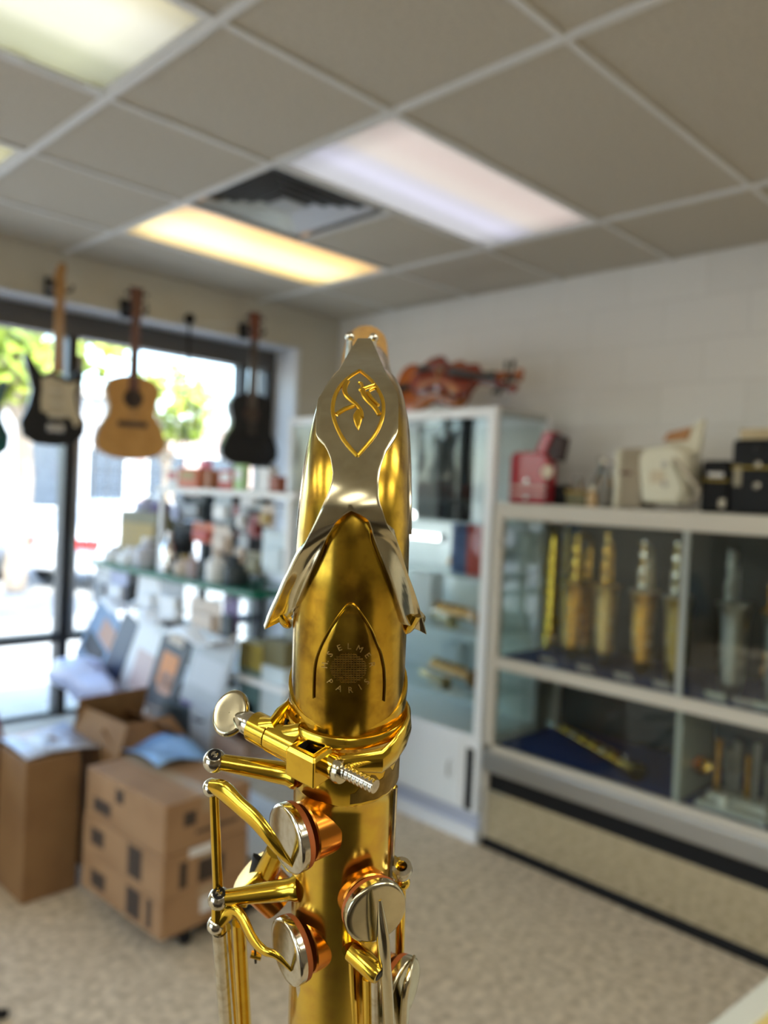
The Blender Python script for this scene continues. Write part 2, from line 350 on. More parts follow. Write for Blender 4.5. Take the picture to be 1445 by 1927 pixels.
bark = mat('bark', (.34, .26, .19), .9); leafm = mat('leaves', (.22, .30, .035), .6, noise=(.9, (.36, .40, .05), .4, .6))
def tree(p, h, r, label, n=420):
    t = root('street_tree', label, 'tree', p, 0, 'street trees outside the window')
    mb = MB(); mb.tube([(0, 0, 0), (.1, 0, h * .4), (.05, .1, h * .75), (0, 0, h)], [.17, .13, .1, .04], 8)
    for k in range(5):
        a = k * 1.3; mb.tube([(.05, .05, h * .6), (math.cos(a) * r * .4, math.sin(a) * r * .4, h * .85), (math.cos(a) * r * .7, math.sin(a) * r * .7, h)], [.07, .05, .02], 6)
    mb.build('trunk', bark, t, local=True)
    mb = MB()
    for _ in range(n):
        a = random.uniform(0, 2 * PI); b_ = math.acos(random.uniform(-1, 1)); q = r * random.uniform(.35, 1) ** .6
        c = Vector((q * math.sin(b_) * math.cos(a), q * math.sin(b_) * math.sin(a), h + q * .7 * math.cos(b_)))
        u = Vector([random.gauss(0, 1) for _ in range(3)]).normalized(); v_ = u.orthogonal().normalized(); s_ = random.uniform(.12, .26)
        mb.add([c + u * s_, c + v_ * s_ * .6, c - u * s_, c - v_ * s_ * .6], [(0, 1, 2, 3)])
    f = mb.build('foliage', leafm, t, smooth=False, local=True); f['kind'] = 'stuff'
tree((4.6, 12.5, -.1), 4.2, 1.7, 'yellow-green street tree seen past the electric guitar')
tree((2.9, 9.3, -.1), 3.3, 1.2, 'street tree with pale trunk at the edge of the window')
tree((9.6, 17.0, -.14), 3.6, 1.3, 'street tree seen between the wooden and the black guitar')
# parked cars
def car(p, rz, label, col):
    t = root('parked_car', label, 'car', p, rz, 'cars on the street'); m = mat('car_' + label[:6], col, .2, coat=.6)
    side = [(-2.1, .3), (-2.15, .75), (-1.9, .95), (-1.35, 1.0), (-.85, 1.42), (.75, 1.42), (1.25, .98), (1.95, .85), (2.1, .6), (2.1, .3)]
    MB().prism([(x, -.85, z) for x, z in side], (0, 1.7, 0)).build('body', m, t, bevel=.06, local=True)
    MB().prism([(-1.15, -.87, 1.02), (-.8, -.87, 1.34), (.7, -.87, 1.34), (1.08, -.87, 1.02)], (0, 1.74, 0)).build('side_windows', wdk, t, local=True)
    for x in (-1.3, 1.3):
        for y in (-.75, .75):
            wh = MB().cyl((x, y - .1, .31), (x, y + .1, .31), .31, n=20).build('wheel', black, t, local=True)
            MB().cyl((x, y - .11, .31), (x, y + .11, .31), .18, n=16).build('hub_cap', alu, wh, local=True)
    for y in (-.6, .6): MB().ab((-2.18, y - .2, .68), (-2.05, y + .2, .84)).build('tail_light', mat('tail_red', (.6, .02, .02), .3), t, smooth=False, local=True)
p = out_pt(165, 985, 13.5); car((p.x + .9, 13.5, -.14), .5, 'white parked car with red tail light beyond the window frame', (.8, .82, .85))
p = out_pt(10, 985, 14.5); car((p.x - 1.6, 14.5, -.14), .2, 'red-lit silver car at the edge of the window', (.6, .62, .66))

# ================================================================== GUITARS ON THE WINDOW WALL
maple = mat('maple', (.42, .22, .07), .4); rosew = mat('rosewood', (.12, .04, .025), .45); spruce = mat('spruce_top', (.50, .26, .065), .35, noise=(14, (.44, .22, .05), .4, .6))
chrome = mat('chrome', (.7, .7, .7), .15, 1)
def outline_ac(W, L):      # half widths of a dreadnought-like body from the top (0) to the bottom (L)
    pr = [(0, .0), (.012, .30), (.06, .62), (.16, .76), (.27, .72), (.38, .64), (.48, .66), (.62, .86), (.76, .99), (.86, .97), (.94, .76), (.985, .42), (1, 0)]
    R_ = [(W / 2 * b_, -L * a) for a, b_ in pr]
    return R_ + [(-x, z) for x, z in reversed(R_[1:-1])]
def acoustic(name, label, loc, rz, W, L, NK, top, side, head, bridge_c, fing, cut=False, scale=1.0):
    t = root(name, label, 'guitar', loc, rz, 'guitars hung in the window')
    ol = outline_ac(W, L)
    if cut: ol = [(x - (.03 if x > .05 and z > -.12 else 0), z) for x, z in ol]
    z0 = -NK
    MB().prism([(x, 0, z + z0) for x, z in ol], (0, .095, 0)).build('body', side, t, local=True, bevel=.006)
    MB().prism([(x * .985, -.004, z * .99 + z0 - .002) for x, z in ol], (0, .006, 0)).build('top_plate', top, t, local=True)
    MB().lathe([(.052, 0), (.052, .002)], (0, -.007, z0 - L * .28), (0, 1, 0), 28).build('sound_hole', mat('hole_dark', (.03, .015, .01), .7), t, local=True)
    MB().box((0, -.010, z0 - L * .58), (.155, .014, .028)).build('bridge', bridge_c, t, local=True, bevel=.004)
    MB().prism([(-.022, -.012, -.0), (.022, -.012, 0), (.028, -.012, z0 - L * .18), (-.028, -.012, z0 - L * .18)], (0, .026, 0)).build('neck', side if head is None else fing, t, local=True, bevel=.004)
    h_ = MB().prism([(-.026, -.008, 0), (.026, -.008, 0), (.038, .004, .17), (-.038, .004, .17)], (0, .016, 0)).build('headstock', head or side, t, local=True, bevel=.004)
    for s_ in (-1, 1):
        for k in range(3): MB().lathe([(.004, 0), (.004, .014), (.009, .016), (.010, .026), (.006, .03)], (s_ * .03, .003, .035 + .05 * k), (s_, 0, 0), 10).build('tuning_peg', darkm, h_, local=True)
    mb = MB()
    for k in range(6): mb.tube([(-.018 + .0072 * k, -.016, 0), (-.025 + .01 * k, -.018, z0 - L * .58)], .0006, 4)
    mb.build('strings', chrome, t, local=True)['kind'] = 'stuff'
    return t
GYd = WY - .13
def hang(px, py): p = aY(px, py, GYd); return p
pa = hang(256, 600)                      # nut of the wooden guitar
pb_t = hang(256, 706); pb_b = hang(256, 866)
acoustic('acoustic_guitar', 'natural wood acoustic guitar hanging in the window above the bottles', (pa.x, GYd, pa.z), -.25, .375, pb_t.z - pb_b.z, pa.z - pb_t.z, spruce, mat('guitar_side', (.28, .13, .04), .4), rosew, mat('ebony', (.05, .03, .02), .5), rosew)
pa2 = hang(479, 640); t2 = hang(479, 740); b2 = hang(479, 880)
acoustic('acoustic_guitar', 'black acoustic guitar with red-brown headstock hanging beside the window jamb', (pa2.x, GYd, pa2.z), -.3, .36, t2.z - b2.z, pa2.z - t2.z, blackg, blackg, mat('redwood', (.16, .04, .02), .45), black, mat('dark_neck', (.05, .03, .02), .5))
# electric guitar: offset double-cut body
pe = hang(113, 560); et = hang(108, 690); eb = hang(105, 832)
def electric(label, loc, rz, NK, L, colm, guardm):
    t = root('electric_guitar', label, 'guitar', loc, rz, 'guitars hung in the window')
    k = L / .40
    ol = [(-.035, -.02), (-.06, -.05), (-.085, -.03), (-.12, .035), (-.150, .055), (-.158, .03), (-.135, -.05), (-.115, -.13), (-.13, -.21), (-.165, -.29), (-.150, -.36), (-.09, -.395), (0, -.40), (.09, -.385), (.145, -.335), (.15, -.27), (.115, -.2), (.105, -.14), (.125, -.07), (.135, -.02), (.115, .0), (.08, -.03), (.05, -.06), (.035, -.04)]
    ol = [(x * k, z * k - NK) for x, z in ol]
    MB().prism([(x, 0, z) for x, z in ol], (0, .045, 0)).build('body', colm, t, local=True, bevel=.008)
    gl = [(-.04, -.05), (-.06, -.07), (-.075, -.06), (-.07, -.12), (-.075, -.18), (-.07, -.23), (.0, -.245), (.06, -.25), (.105, -.285), (.125, -.27), (.095, -.19), (.085, -.13), (.10, -.06), (.06, -.08)]
    g = MB().prism([(x * k, -.004, z * k - NK) for x, z in gl], (0, .004, 0)).build('pickguard', guardm, t, local=True)
    for z in (-.12, -.185, -.25): MB().box((0, -.008, z * k - NK), (.078, .008, .018)).build('pickup', mat('pickup_cream', (.62, .56, .44), .4), g, local=True, bevel=.003)
    for q in ((.075, -.25), (.095, -.285), (.06, -.215)): MB().lathe([(.011, 0), (.009, .012)], (q[0] * k, -.004, q[1] * k - NK), (0, -1, 0), 12).build('control_knob', guardm, g, local=True)
    MB().box((0, -.007, -.31 * k - NK), (.08, .012, .04)).build('bridge', chrome, t, local=True, bevel=.003)
    MB().prism([(-.021, -.014, .0), (.021, -.014, 0), (.027, -.014, -NK - .03), (-.027, -.014, -NK - .03)], (0, .024, 0)).build('neck', maple, t, local=True, bevel=.004)
    hs = [(-.021, 0), (-.03, .03), (-.042, .05), (-.03, .12), (-.012, .17), (.015, .175), (.026, .14), (.018, .12), (.024, .05), (.021, 0)]
    h_ = MB().prism([(x, -.010, z) for x, z in hs], (0, .014, 0)).build('headstock', maple, t, local=True, bevel=.003)
    for i in range(6): MB().lathe([(.004, 0), (.004, .012), (.008, .014), (.008, .022)], (-.036 + .002 * i, -.003, .035 + .022 * i), (-1, 0, 0), 8).build('tuning_peg', chrome, h_, local=True)
    mb = MB()
    for i in range(6): mb.tube([(-.016 + .0064 * i, -.017, 0), (-.024 + .0096 * i, -.013, -.31 * k - NK)], .0005, 4)
    mb.build('strings', chrome, t, local=True)['kind'] = 'stuff'
    return t
cream = mat('guard_cream', (.52, .45, .32), .35)
electric('black electric guitar with cream pickguard and maple neck hanging in the window', (pe.x, GYd, pe.z), -.15, pe.z - et.z, et.z - eb.z + .02, blackg, cream)
pt_ = hang(-36, 560)
electric('teal electric guitar, only its rim showing at the edge of the photo', (pt_.x, GYd, pt_.z - .02), -.1, pe.z - et.z, et.z - eb.z + .02, mat('teal', (.0, .07, .07), .2, coat=.5), mat('teal_guard', (.0, .06, .06), .3))
for q, lb in ((pe, 'black wall hook holding the black electric guitar'), (pa, 'black wall hook holding the natural wood guitar'), (pa2, 'black wall hook holding the black acoustic guitar'), (pt_, 'wall hook of the teal guitar at the photo edge')):
    t = root('guitar_hanger', lb, 'wall hook', (q.x, WY, q.z + .06), 0, 'guitar hooks on the wall above the window')
    MB().ab((q.x - .03, WY - .015, q.z + .02), (q.x + .03, WY + .001, q.z + .12)).build('back_plate', black, t, bevel=.004)
    for s_ in (-1, 1):
        MB().tube([(q.x + s_ * .012, WY - .015, q.z + .06), (q.x + s_ * .045, WY - .06, q.z + .05), (q.x + s_ * .046, WY - .15, q.z + .04), (q.x + s_ * .045, WY - .17, q.z + .06)], .008, 8).build('arm', black, t)

# ---- wire grid panel standing before the window, with a ball-topped pole
wire = mat('white_wire', (.72, .74, .76), .35)
gx0, gx1, gyy = aY(235, 800, 4.0).x, aY(548, 800, 4.0).x, 4.355
t = root('wire_grid_panel', 'white wire grid panel standing in front of the window behind the accessories', 'wire panel', ((gx0 + gx1) / 2, gyy, 0))
mb = MB()
for k in range(14): x = gx0 + (gx1 - gx0) * k / 13; mb.tube([(x, gyy, .35), (x, gyy, 2.20)], .0028, 6)
for k in range(19): z = .38 + k * .1; mb.tube([(gx0, gyy - .004, z), (gx1, gyy - .004, z)], .0028, 6)
mb.build('wires', wire, t)['kind'] = 'stuff'
for x in (gx0, gx1):
    MB().tube([(x, gyy, .32), (x, gyy, 2.20)], .005, 8).build('upright', wire, t)
    MB().box((x, gyy, .335), (.03, .02, .03)).build('foot', wire, t)
for z in (.35, 2.20): MB().tube([(gx0, gyy, z), (gx1, gyy, z)], .006, 8).build('rail', wire, t)
pp = aY(357, 600, 4.09)
t = root('pole_stand', 'thin black pole stand with round top before the window', 'stand', (pp.x, 4.09, 0))
MB().tube([(pp.x, 4.09, .02), (pp.x, 4.09, pp.z)], .007, 10).build('pole', black, t)
MB().sph((pp.x, 4.09, pp.z), .032).build('ball_top', black, t)
MB().lathe([(.05, .0), (.05, .012), (.02, .03)], (pp.x, 4.09, 0), n=24).build('base', black, t)
MB().tube([(pp.x, 4.09, pp.z - .02), (pp.x + .2, 4.10, pp.z + .01), (pp.x + .38, 4.12, pp.z + .05)], .003, 6).build('wire_arm', wire, t)

# ================================================================== ACCESSORY SHELVING BESIDE THE WINDOW (faces -x)
def colm(name, c, r=.45, **k): return mat(name, c, r, **k)
def span(px0, py0, px1, py1, x):
    cx_, cy_ = (px0 + px1) / 2, (py0 + py1) / 2
    ya, yb = aX(px0, cy_, x).y, aX(px1, cy_, x).y; za, zb = aX(cx_, py0, x).z, aX(cx_, py1, x).z
    return (ya + yb) / 2, (za + zb) / 2, abs(ya - yb), abs(za - zb)
SX0 = 2.05
rk = root('accessory_shelf_unit', 'white shelf unit of accessories with a green-edged glass shelf by the window', 'shelf unit', (2.3, 3.5, 0))
p1 = aZ(190, 1052, 1.18); p2 = aZ(450, 1117, 1.18)
SX0 = (p1.x + p2.x) / 2; sy0, sy1 = p2.y, min(p1.y, 4.33)
TZ = 1.605
MB().ab((SX0, sy0, 1.152), (SX0 + .34, sy1, 1.18)).build('glass_shelf', mat('green_edge', (.006, .13, .075), .2, spec=.3), rk, smooth=False, bevel=.002)
ty0, ty1 = aX(545, 910, SX0 + .06).y, aX(300, 910, SX0 + .06).y
MB().ab((SX0 + .04, sy0 - .2, TZ - .028), (SX0 + .42, ty1, TZ)).build('tray', whitep, rk, smooth=False, bevel=.006)
MB().ab((SX0 + .345, sy0 - .2, .32), (SX0 + .36, min(sy1, 4.14), 1.10)).build('back_grid', glass('hazy_panel', (.93, .95, .95)), rk, smooth=False)
MB().ab((SX0 + .32, aX(480, 1000, SX0 + .3).y, 1.19), (SX0 + .338, min(aX(318, 1000, SX0 + .3).y, ty1), TZ - .03)).build('peg_board', mat('peg_dark', (.045, .045, .05), .7), rk, smooth=False)
for y in (sy0 - .19, ty1 - .02): MB().ab((SX0 + .30, y - .014, 0), (SX0 + .34, y + .014, TZ - .028)).build('post', white, rk, smooth=False)
for y in (sy0 - .15, ty1 - .04): MB().ab((SX0 + .05, y - .012, 1.18), (SX0 + .07, y + .012, TZ - .028)).build('front_post', whitep, rk, smooth=False)
MB().ab((SX0 - .02, sy0 - .2, .0), (SX0 + .40, min(sy1, 4.14), .10)).build('base', white, rk, smooth=False)
MB().ab((SX0 - .06, sy0 - .1, .50), (SX0 + .36, sy1, .52)).build('lower_shelf', mat('shelf_brown', (.30, .21, .16), .5), rk, smooth=False)
MB().ab((SX0 - .08, sy0 - .1, .48), (SX0 - .06, sy1 - .1, .57)).build('shelf_lip', mat('lip_brown', (.32, .22, .17), .5), rk, smooth=False)
MB().ab((SX0 + .04, sy0 - .2, .78), (SX0 + .36, sy1, .80)).build('middle_shelf', whitep, rk, smooth=False)
rv = Matrix.Rotation
def pack(name, label, cat, box_, x, dx, m, kind='box', group='accessory packs on the white shelf unit', base=None, m2=None):
    cy_, cz_, dy, dz = span(*box_, x)
    if base is not None:
        top = cz_ + dz / 2; dz = max(.03, top - base); cz_ = base + dz / 2
    if kind == 'box':
        o = MB().box((x + dx / 2, cy_, cz_), (dx, dy, dz)).build(name, m, smooth=False, bevel=.004)
        tag(o, label, cat, group)
        if m2:
            c_ = MB().box((x - .001, cy_, cz_ + dz * .12), (.003, dy * .7, dz * .4)).build('printed_panel', m2, o, smooth=False)
    elif kind == 'bottle':
        o = root(name, label, cat, (x + dy / 2, cy_, cz_ - dz / 2), 0, group); r = dy / 2
        MB().lathe([(r * .95, 0), (r, dz * .05), (r, dz * .62), (r * .45, dz * .78), (r * .4, dz * .84)], n=16).build('bottle_body', m, o, local=True)
        MB().lathe([(r * .48, dz * .84), (r * .48, dz)], n=14).build('cap', m2 or white, o, local=True)
    elif kind == 'hang':     # blister card on a peg: card, blister and the peg hole strip
        o = root(name, label, cat, (x, cy_, cz_), 0, group)
        MB().box((0, 0, 0), (.004, dy, dz)).build('card', m, o, smooth=False, local=True)
        MB().box((-.014, 0, -dz * .12), (.026, dy * .7, dz * .5)).build('blister', m2 or whitep, o, smooth=False, bevel=.008, local=True)
        MB().tube([(.30, 0, dz * .46), (-.03, 0, dz * .46), (-.035, 0, dz * .5)], .003, 6).build('peg', wire, o, local=True)
    return o
red = colm('pack_red', (.45, .05, .03)); org = colm('pack_orange', (.55, .12, .03)); pink = colm('pack_pink', (.75, .18, .28)); lime = colm('pack_lime', (.40, .62, .28)); teal_ = colm('pack_dark', (.02, .03, .035))
pale = colm('pack_pale_blue', (.55, .64, .70)); creamp = colm('pack_cream', (.60, .50, .42)); gryp = colm('pack_grey', (.35, .37, .40)); oliv = colm('pack_olive', (.16, .14, .06)); maroon = colm('pack_maroon', (.22, .03, .03)); purple = colm('pack_purple', (.12, .08, .20)); wht = colm('pack_white', (.75, .76, .78)); lav = colm('pack_lavender', (.45, .48, .66)); gld = colm('pack_gold', (.36, .24, .05)); ylw = colm('pack_yellow', (.42, .34, .08))
X1 = SX0 + .08
for a in [
    ('reed_box', 'orange box standing on the white tray below the black acoustic guitar', 'box', (335, 880, 372, 906), X1, .10, org, 'box', None, gld),
    ('reed_box', 'brown-orange box beside the orange box on the white tray', 'box', (373, 884, 396, 906), X1 + .02, .08, colm('pack_rust', (.34, .13, .05)), 'box', None, None),
    ('tag_card', 'small pink pack standing up behind the orange box', 'pack', (374, 866, 390, 884), X1 + .14, .03, pink, 'box', TZ, None),
    ('reed_box', 'white pack at the window end of the white tray', 'pack', (313, 882, 334, 906), X1, .06, wht, 'box', None, red),
    ('reed_box', 'red-brown box right of the orange boxes on the tray', 'box', (411, 884, 437, 908), X1, .08, red, 'box', None, wht),
    ('string_pack', 'pale green pack on the tray right of the red-brown box', 'pack', (440, 874, 457, 908), X1, .04, lime, 'box', None, wht),
    ('string_pack', 'white round-cornered pack at the near end of the tray', 'pack', (484, 880, 506, 918), X1, .05, wht, 'box', None, None),
    ('string_pack', 'rust red pack at the near end of the tray', 'pack', (505, 896, 522, 930), X1, .05, colm('pack_rust2', (.28, .07, .03)), 'box', None, None),
]:
    nm, lb, ct, bx, x, dx, m, kd, bs, m2 = a
    pack(nm, lb, ct, bx, x, dx, m, kd, base=TZ, m2=m2)
for a in [
    ('hanging_pouch', 'dark grey pouch hanging under the middle of the white tray', 'pack', (345, 930, 386, 980), X1 + .12, .05, teal_, gryp),
    ('hanging_pouch', 'white card pack hanging left of the dark grey pouch', 'pack', (328, 934, 344, 985), X1 + .1, .05, gryp, lav),
    ('hanging_pack', 'black hanging pack over the bottles of the glass shelf', 'pack', (326, 982, 366, 1046), X1 + .06, .05, black, black),
    ('hanging_pack', 'orange-red hanging pack right of the black pack', 'pack', (364, 984, 404, 1022), X1 + .05, .05, org, red),
    ('hanging_pack', 'cream coloured hanging pack beside the orange-red one', 'pack', (402, 988, 436, 1042), X1 + .04, .05, creamp, creamp),
    ('hanging_pack', 'white hanging pack below the middle of the tray', 'pack', (404, 930, 436, 984), X1 + .10, .05, pale, whitep),
    ('hanging_pack', 'dark maroon hanging pack right of the white pack', 'pack', (437, 950, 452, 1010), X1 + .06, .05, maroon, teal_),
    ('hanging_pack', 'narrow white hanging pack, upper of two on one peg row', 'pack', (450, 950, 466, 1000), X1 + .03, .05, gryp, wht),
    ('hanging_pack', 'narrow white hanging pack, lower of two on one peg row', 'pack', (448, 1004, 466, 1076), X1 + .03, .05, gryp, creamp),
    ('hanging_pack', 'dark red pack hanging near the glass display case', 'pack', (470, 968, 492, 1012), X1 + .02, .05, maroon, maroon),
    ('hanging_pack', 'pale blue pack hanging beside the glass display case', 'pack', (494, 998, 545, 1084), X1, .05, pale, pale),
    ('hanging_pack', 'olive brown pack hanging left of the pale blue one', 'pack', (466, 1038, 498, 1080), X1, .05, oliv, oliv),
    ('hanging_pack', 'tan pack hanging above the olive one', 'pack', (492, 950, 516, 992), X1 + .02, .05, creamp, gld),
    ('hanging_pack', 'bluish white pack hanging at the near end under the tray', 'pack', (455, 920, 492, 958), X1 + .04, .05, pale, wht),
]:
    nm, lb, ct, bx, x, dx, m, m2 = a
    pack(nm, lb, ct, bx, x, dx, m, 'hang', m2=m2, group='packs hanging on pegs under the tray')
Z2 = 1.181
for a in [
    ('spray_bottle', 'silver-white bottle first from the window on the green glass shelf', (186, 1026, 206, 1060), whitep, chrome),
    ('spray_bottle', 'bright white bottle second from the window on the green glass shelf', (212, 1030, 236, 1064), whitep, whitep),
    ('spray_bottle', 'tall greyish bottle in the middle of the green glass shelf', (242, 1012, 268, 1066), colm('pack_grey_b', (.5, .5, .55), .2), whitep),
    ('spray_bottle', 'thin clear-topped bottle right of the grey bottle', (297, 1000, 313, 1060), chrome, chrome),
    ('oil_bottle', 'tan short jar on the green glass shelf', (318, 1045, 342, 1075), creamp, gld),
    ('oil_bottle', 'white pump bottle at the near part of the green shelf', (378, 1036, 402, 1100), whitep, creamp),
    ('oil_bottle', 'black bottle at the near end of the green shelf', (410, 1046, 440, 1106), teal_, black),
    ('oil_bottle', 'pinkish slim bottle beside the black bottle', (348, 1040, 360, 1084), colm('pack_skin', (.45, .36, .38)), wht),
]:
    pack(a[0], a[1], 'bottle', a[2], SX0 + .03, .05, a[3], 'bottle', 'bottles on the green-edged glass shelf', Z2, a[4])
# small amplifier and things behind the bottles
cy_, cz_, dy, dz = span(232, 962, 302, 1018, SX0 + .2)
t = root('practice_amplifier', 'small brown and gold practice amplifier with dark top behind the bottles', 'amplifier', (SX0 + .30, cy_, Z2))
MB().ab((SX0 + .18, cy_ - dy / 2, Z2), (SX0 + .34, cy_ + dy / 2, cz_ + dz / 2)).build('cabinet', oliv, t, bevel=.006)
MB().ab((SX0 + .172, cy_ - dy * .45, Z2 + .02), (SX0 + .182, cy_ + dy * .45, cz_ + dz * .1)).build('grille', gld, t, smooth=False)
MB().tube([(SX0 + .25, cy_ - .06, cz_ + dz / 2), (SX0 + .25, cy_ - .05, cz_ + dz / 2 + .03), (SX0 + .25, cy_ + .05, cz_ + dz / 2 + .03), (SX0 + .25, cy_ + .06, cz_ + dz / 2)], .006, 8).build('handle', black, t)
for k, (bx, lb) in enumerate([((246, 934, 268, 962), 'blue-white jar on top of the small amplifier'), ((276, 936, 296, 962), 'dark blue jar on top of the small amplifier')]):
    pack('polish_jar', lb, 'jar', bx, SX0 + .2, .05, lav if k == 0 else purple, 'bottle', 'jars on the small amplifier', cz_ + dz / 2, wht)
# cards hanging below the glass shelf
for a in [
    ('string_set_card', 'white card hanging under the window end of the green shelf', (178, 1068, 206, 1142), wht, gryp),
    ('string_set_card', 'pale lavender card hanging under the green shelf', (208, 1072, 240, 1146), lav, wht),
    ('string_set_card', 'narrow black card hanging under the green shelf', (241, 1074, 258, 1146), black, black),
    ('string_set_card', 'large pale card left of the grey one under the green shelf', (260, 1080, 298, 1176), wht, wht),
    ('string_set_card', 'large grey-white card under the middle of the green shelf', (300, 1086, 346, 1180), gryp, wht),
    ('string_set_card', 'cream card hanging under the near end of the green shelf', (358, 1128, 416, 1196), creamp, creamp),
    ('string_set_card', 'dark card at the near corner under the green shelf', (420, 1124, 448, 1210), purple, teal_),
]:
    pack(a[0], a[1], 'card', a[2], SX0 + .04, .05, a[3], 'hang', 'cards hanging under the glass shelf', m2=a[4])
X2 = SX0 + .1
for a in [('gig_pack', 'mustard yellow pack on the middle shelf', (448, 1210, 492, 1262), ylw), ('gig_pack', 'tan pack beside the mustard one on the middle shelf', (494, 1206, 536, 1256), oliv)]:
    pack(a[0], a[1], 'pack', a[2], X2, .1, a[3], 'box', 'packs on the middle shelf', .801, None)
for a in [('cable_pack', 'bluish-green pack low on the shelf unit', (450, 1262, 486, 1310), colm('pack_bluegreen', (.12, .22, .24))), ('cable_pack', 'pale pack right of the bluish-green one low on the unit', (490, 1256, 534, 1316), pale), ('cable_pack', 'dark red pack lying on the lowest visible shelf', (440, 1316, 480, 1345), maroon)]:
    pack(a[0], a[1], 'pack', a[2], X2 - .02, .1, a[3], 'box', 'packs on the lower shelf', .521, None)
# song books leaning in the front of the lower shelf
def book(label, bx, x, lean, roll, m, patches=(), group='song books leaning on the lower shelf'):
    cy_, cz_, dy, dz = span(*bx, x); zb = .522
    top = cz_ + dz / 2; dz = top - zb
    R = rv(lean, 3, 'Y') @ rv(roll, 3, 'X'); t = root('song_book', label, 'book', (x, cy_, zb), 0, group)
    c0 = Vector((x, cy_, zb + dz / 2 + abs(math.sin(roll)) * dy * .25))
    MB().box(c0, (.012, dy, dz), R).build('cover', m, t, smooth=False)
    for (u, v, wd_, ht, mm) in patches:
        MB().box(c0 + R @ Vector((-.0075, -u * dy, v * dz)), (.002, wd_ * dy, ht * dz), R).build('cover_picture', mm, t, smooth=False)
skin = colm('print_skin', (.50, .28, .20), .5); orgp = colm('print_orange', (.62, .22, .05), .5); dkb = colm('print_dark', (.05, .05, .06), .5); sky_p = colm('print_blue', (.22, .32, .48), .5)
book('blue-white song book tilted over in the window corner', (158, 1160, 224, 1300), SX0 - .02, .22, .38, sky_p, [(.1, .2, .5, .3, skin), (-.1, -.15, .6, .3, dkb)])
book('narrow dark navy song book behind the white one', (208, 1160, 240, 1320), SX0 - .035, .24, .22, colm('print_navy', (.03, .04, .09), .4))
book('white song book with pinkish picture in the row', (240, 1168, 300, 1330), SX0 - .03, .22, .12, wht, [(.1, -.1, .6, .45, colm('print_pinkish', (.58, .45, .44), .5))])
book('black song book with an orange and pink picture', (290, 1185, 345, 1340), SX0 - .035, .22, .1, dkb, [(0, .02, .55, .38, orgp), (.05, -.12, .45, .25, skin), (0, .4, .5, .15, creamp)])
book('grey song book with a purple stripe at the near end of the row', (352, 1196, 424, 1350), SX0 - .04, .22, .08, colm('print_grey', (.36, .38, .42), .4), [(0, -.28, .9, .08, purple), (0, .1, .8, .3, colm('print_lgrey', (.45, .47, .52), .4))])
for k, (bx, lb) in enumerate([((196, 1126, 256, 1158), 'plastic sleeve over the blue-white book, its sunlit top painted white'), ((256, 1146, 326, 1182), 'plastic sleeve over the white book, its sunlit top painted white'), ((310, 1180, 428, 1222), 'plastic sleeve over the grey book, its sunlit top painted white')]):
    cy_, cz_, dy, dz = span(*bx, SX0 - .02); rows = []
    for i in range(9):
        u = i / 8; rows.append([Vector((SX0 - .06 + .13 * v, cy_ + dy * (u - .5), cz_ + .02 * math.sin(u * 9 + k) + .035 * v + (.012 * math.cos(v * 7 + u * 5)))) for v in (0, .25, .5, .75, 1)])
    tag(MB().grid(rows).build('plastic_sleeve', whitep, solid=.004), lb, 'plastic sleeve', 'plastic sleeves over the song books')  # white sheets: sunlight on the sleeves' tops is put into the colour
# lavender plastic bag slumped in front of the books
cy_, cz_, dy, dz = span(106, 1238, 216, 1312, SX0 - .16)
mb = MB(); mb.sph((0, 0, 0), 1, 22, 12)
for p in mb.v:
    n_ = 1 + .12 * math.sin(5 * p.y + 3 * p.z) + .08 * math.sin(9 * p.x + 4 * p.y); p.x *= n_; p.y *= n_; p.z *= n_ * (1 - .25 * p.y)
mb.v = [Vector((SX0 - .18 + p.x * .09, cy_ + p.y * dy * .5, cz_ + p.z * dz * .5)) for p in mb.v]
tag(mb.build('plastic_bag', mat('bag_lavender', (.42, .46, .68), .3, bump=(30, .6)), bevel=0), 'lavender blue plastic bag slumped against the song books', 'bag')

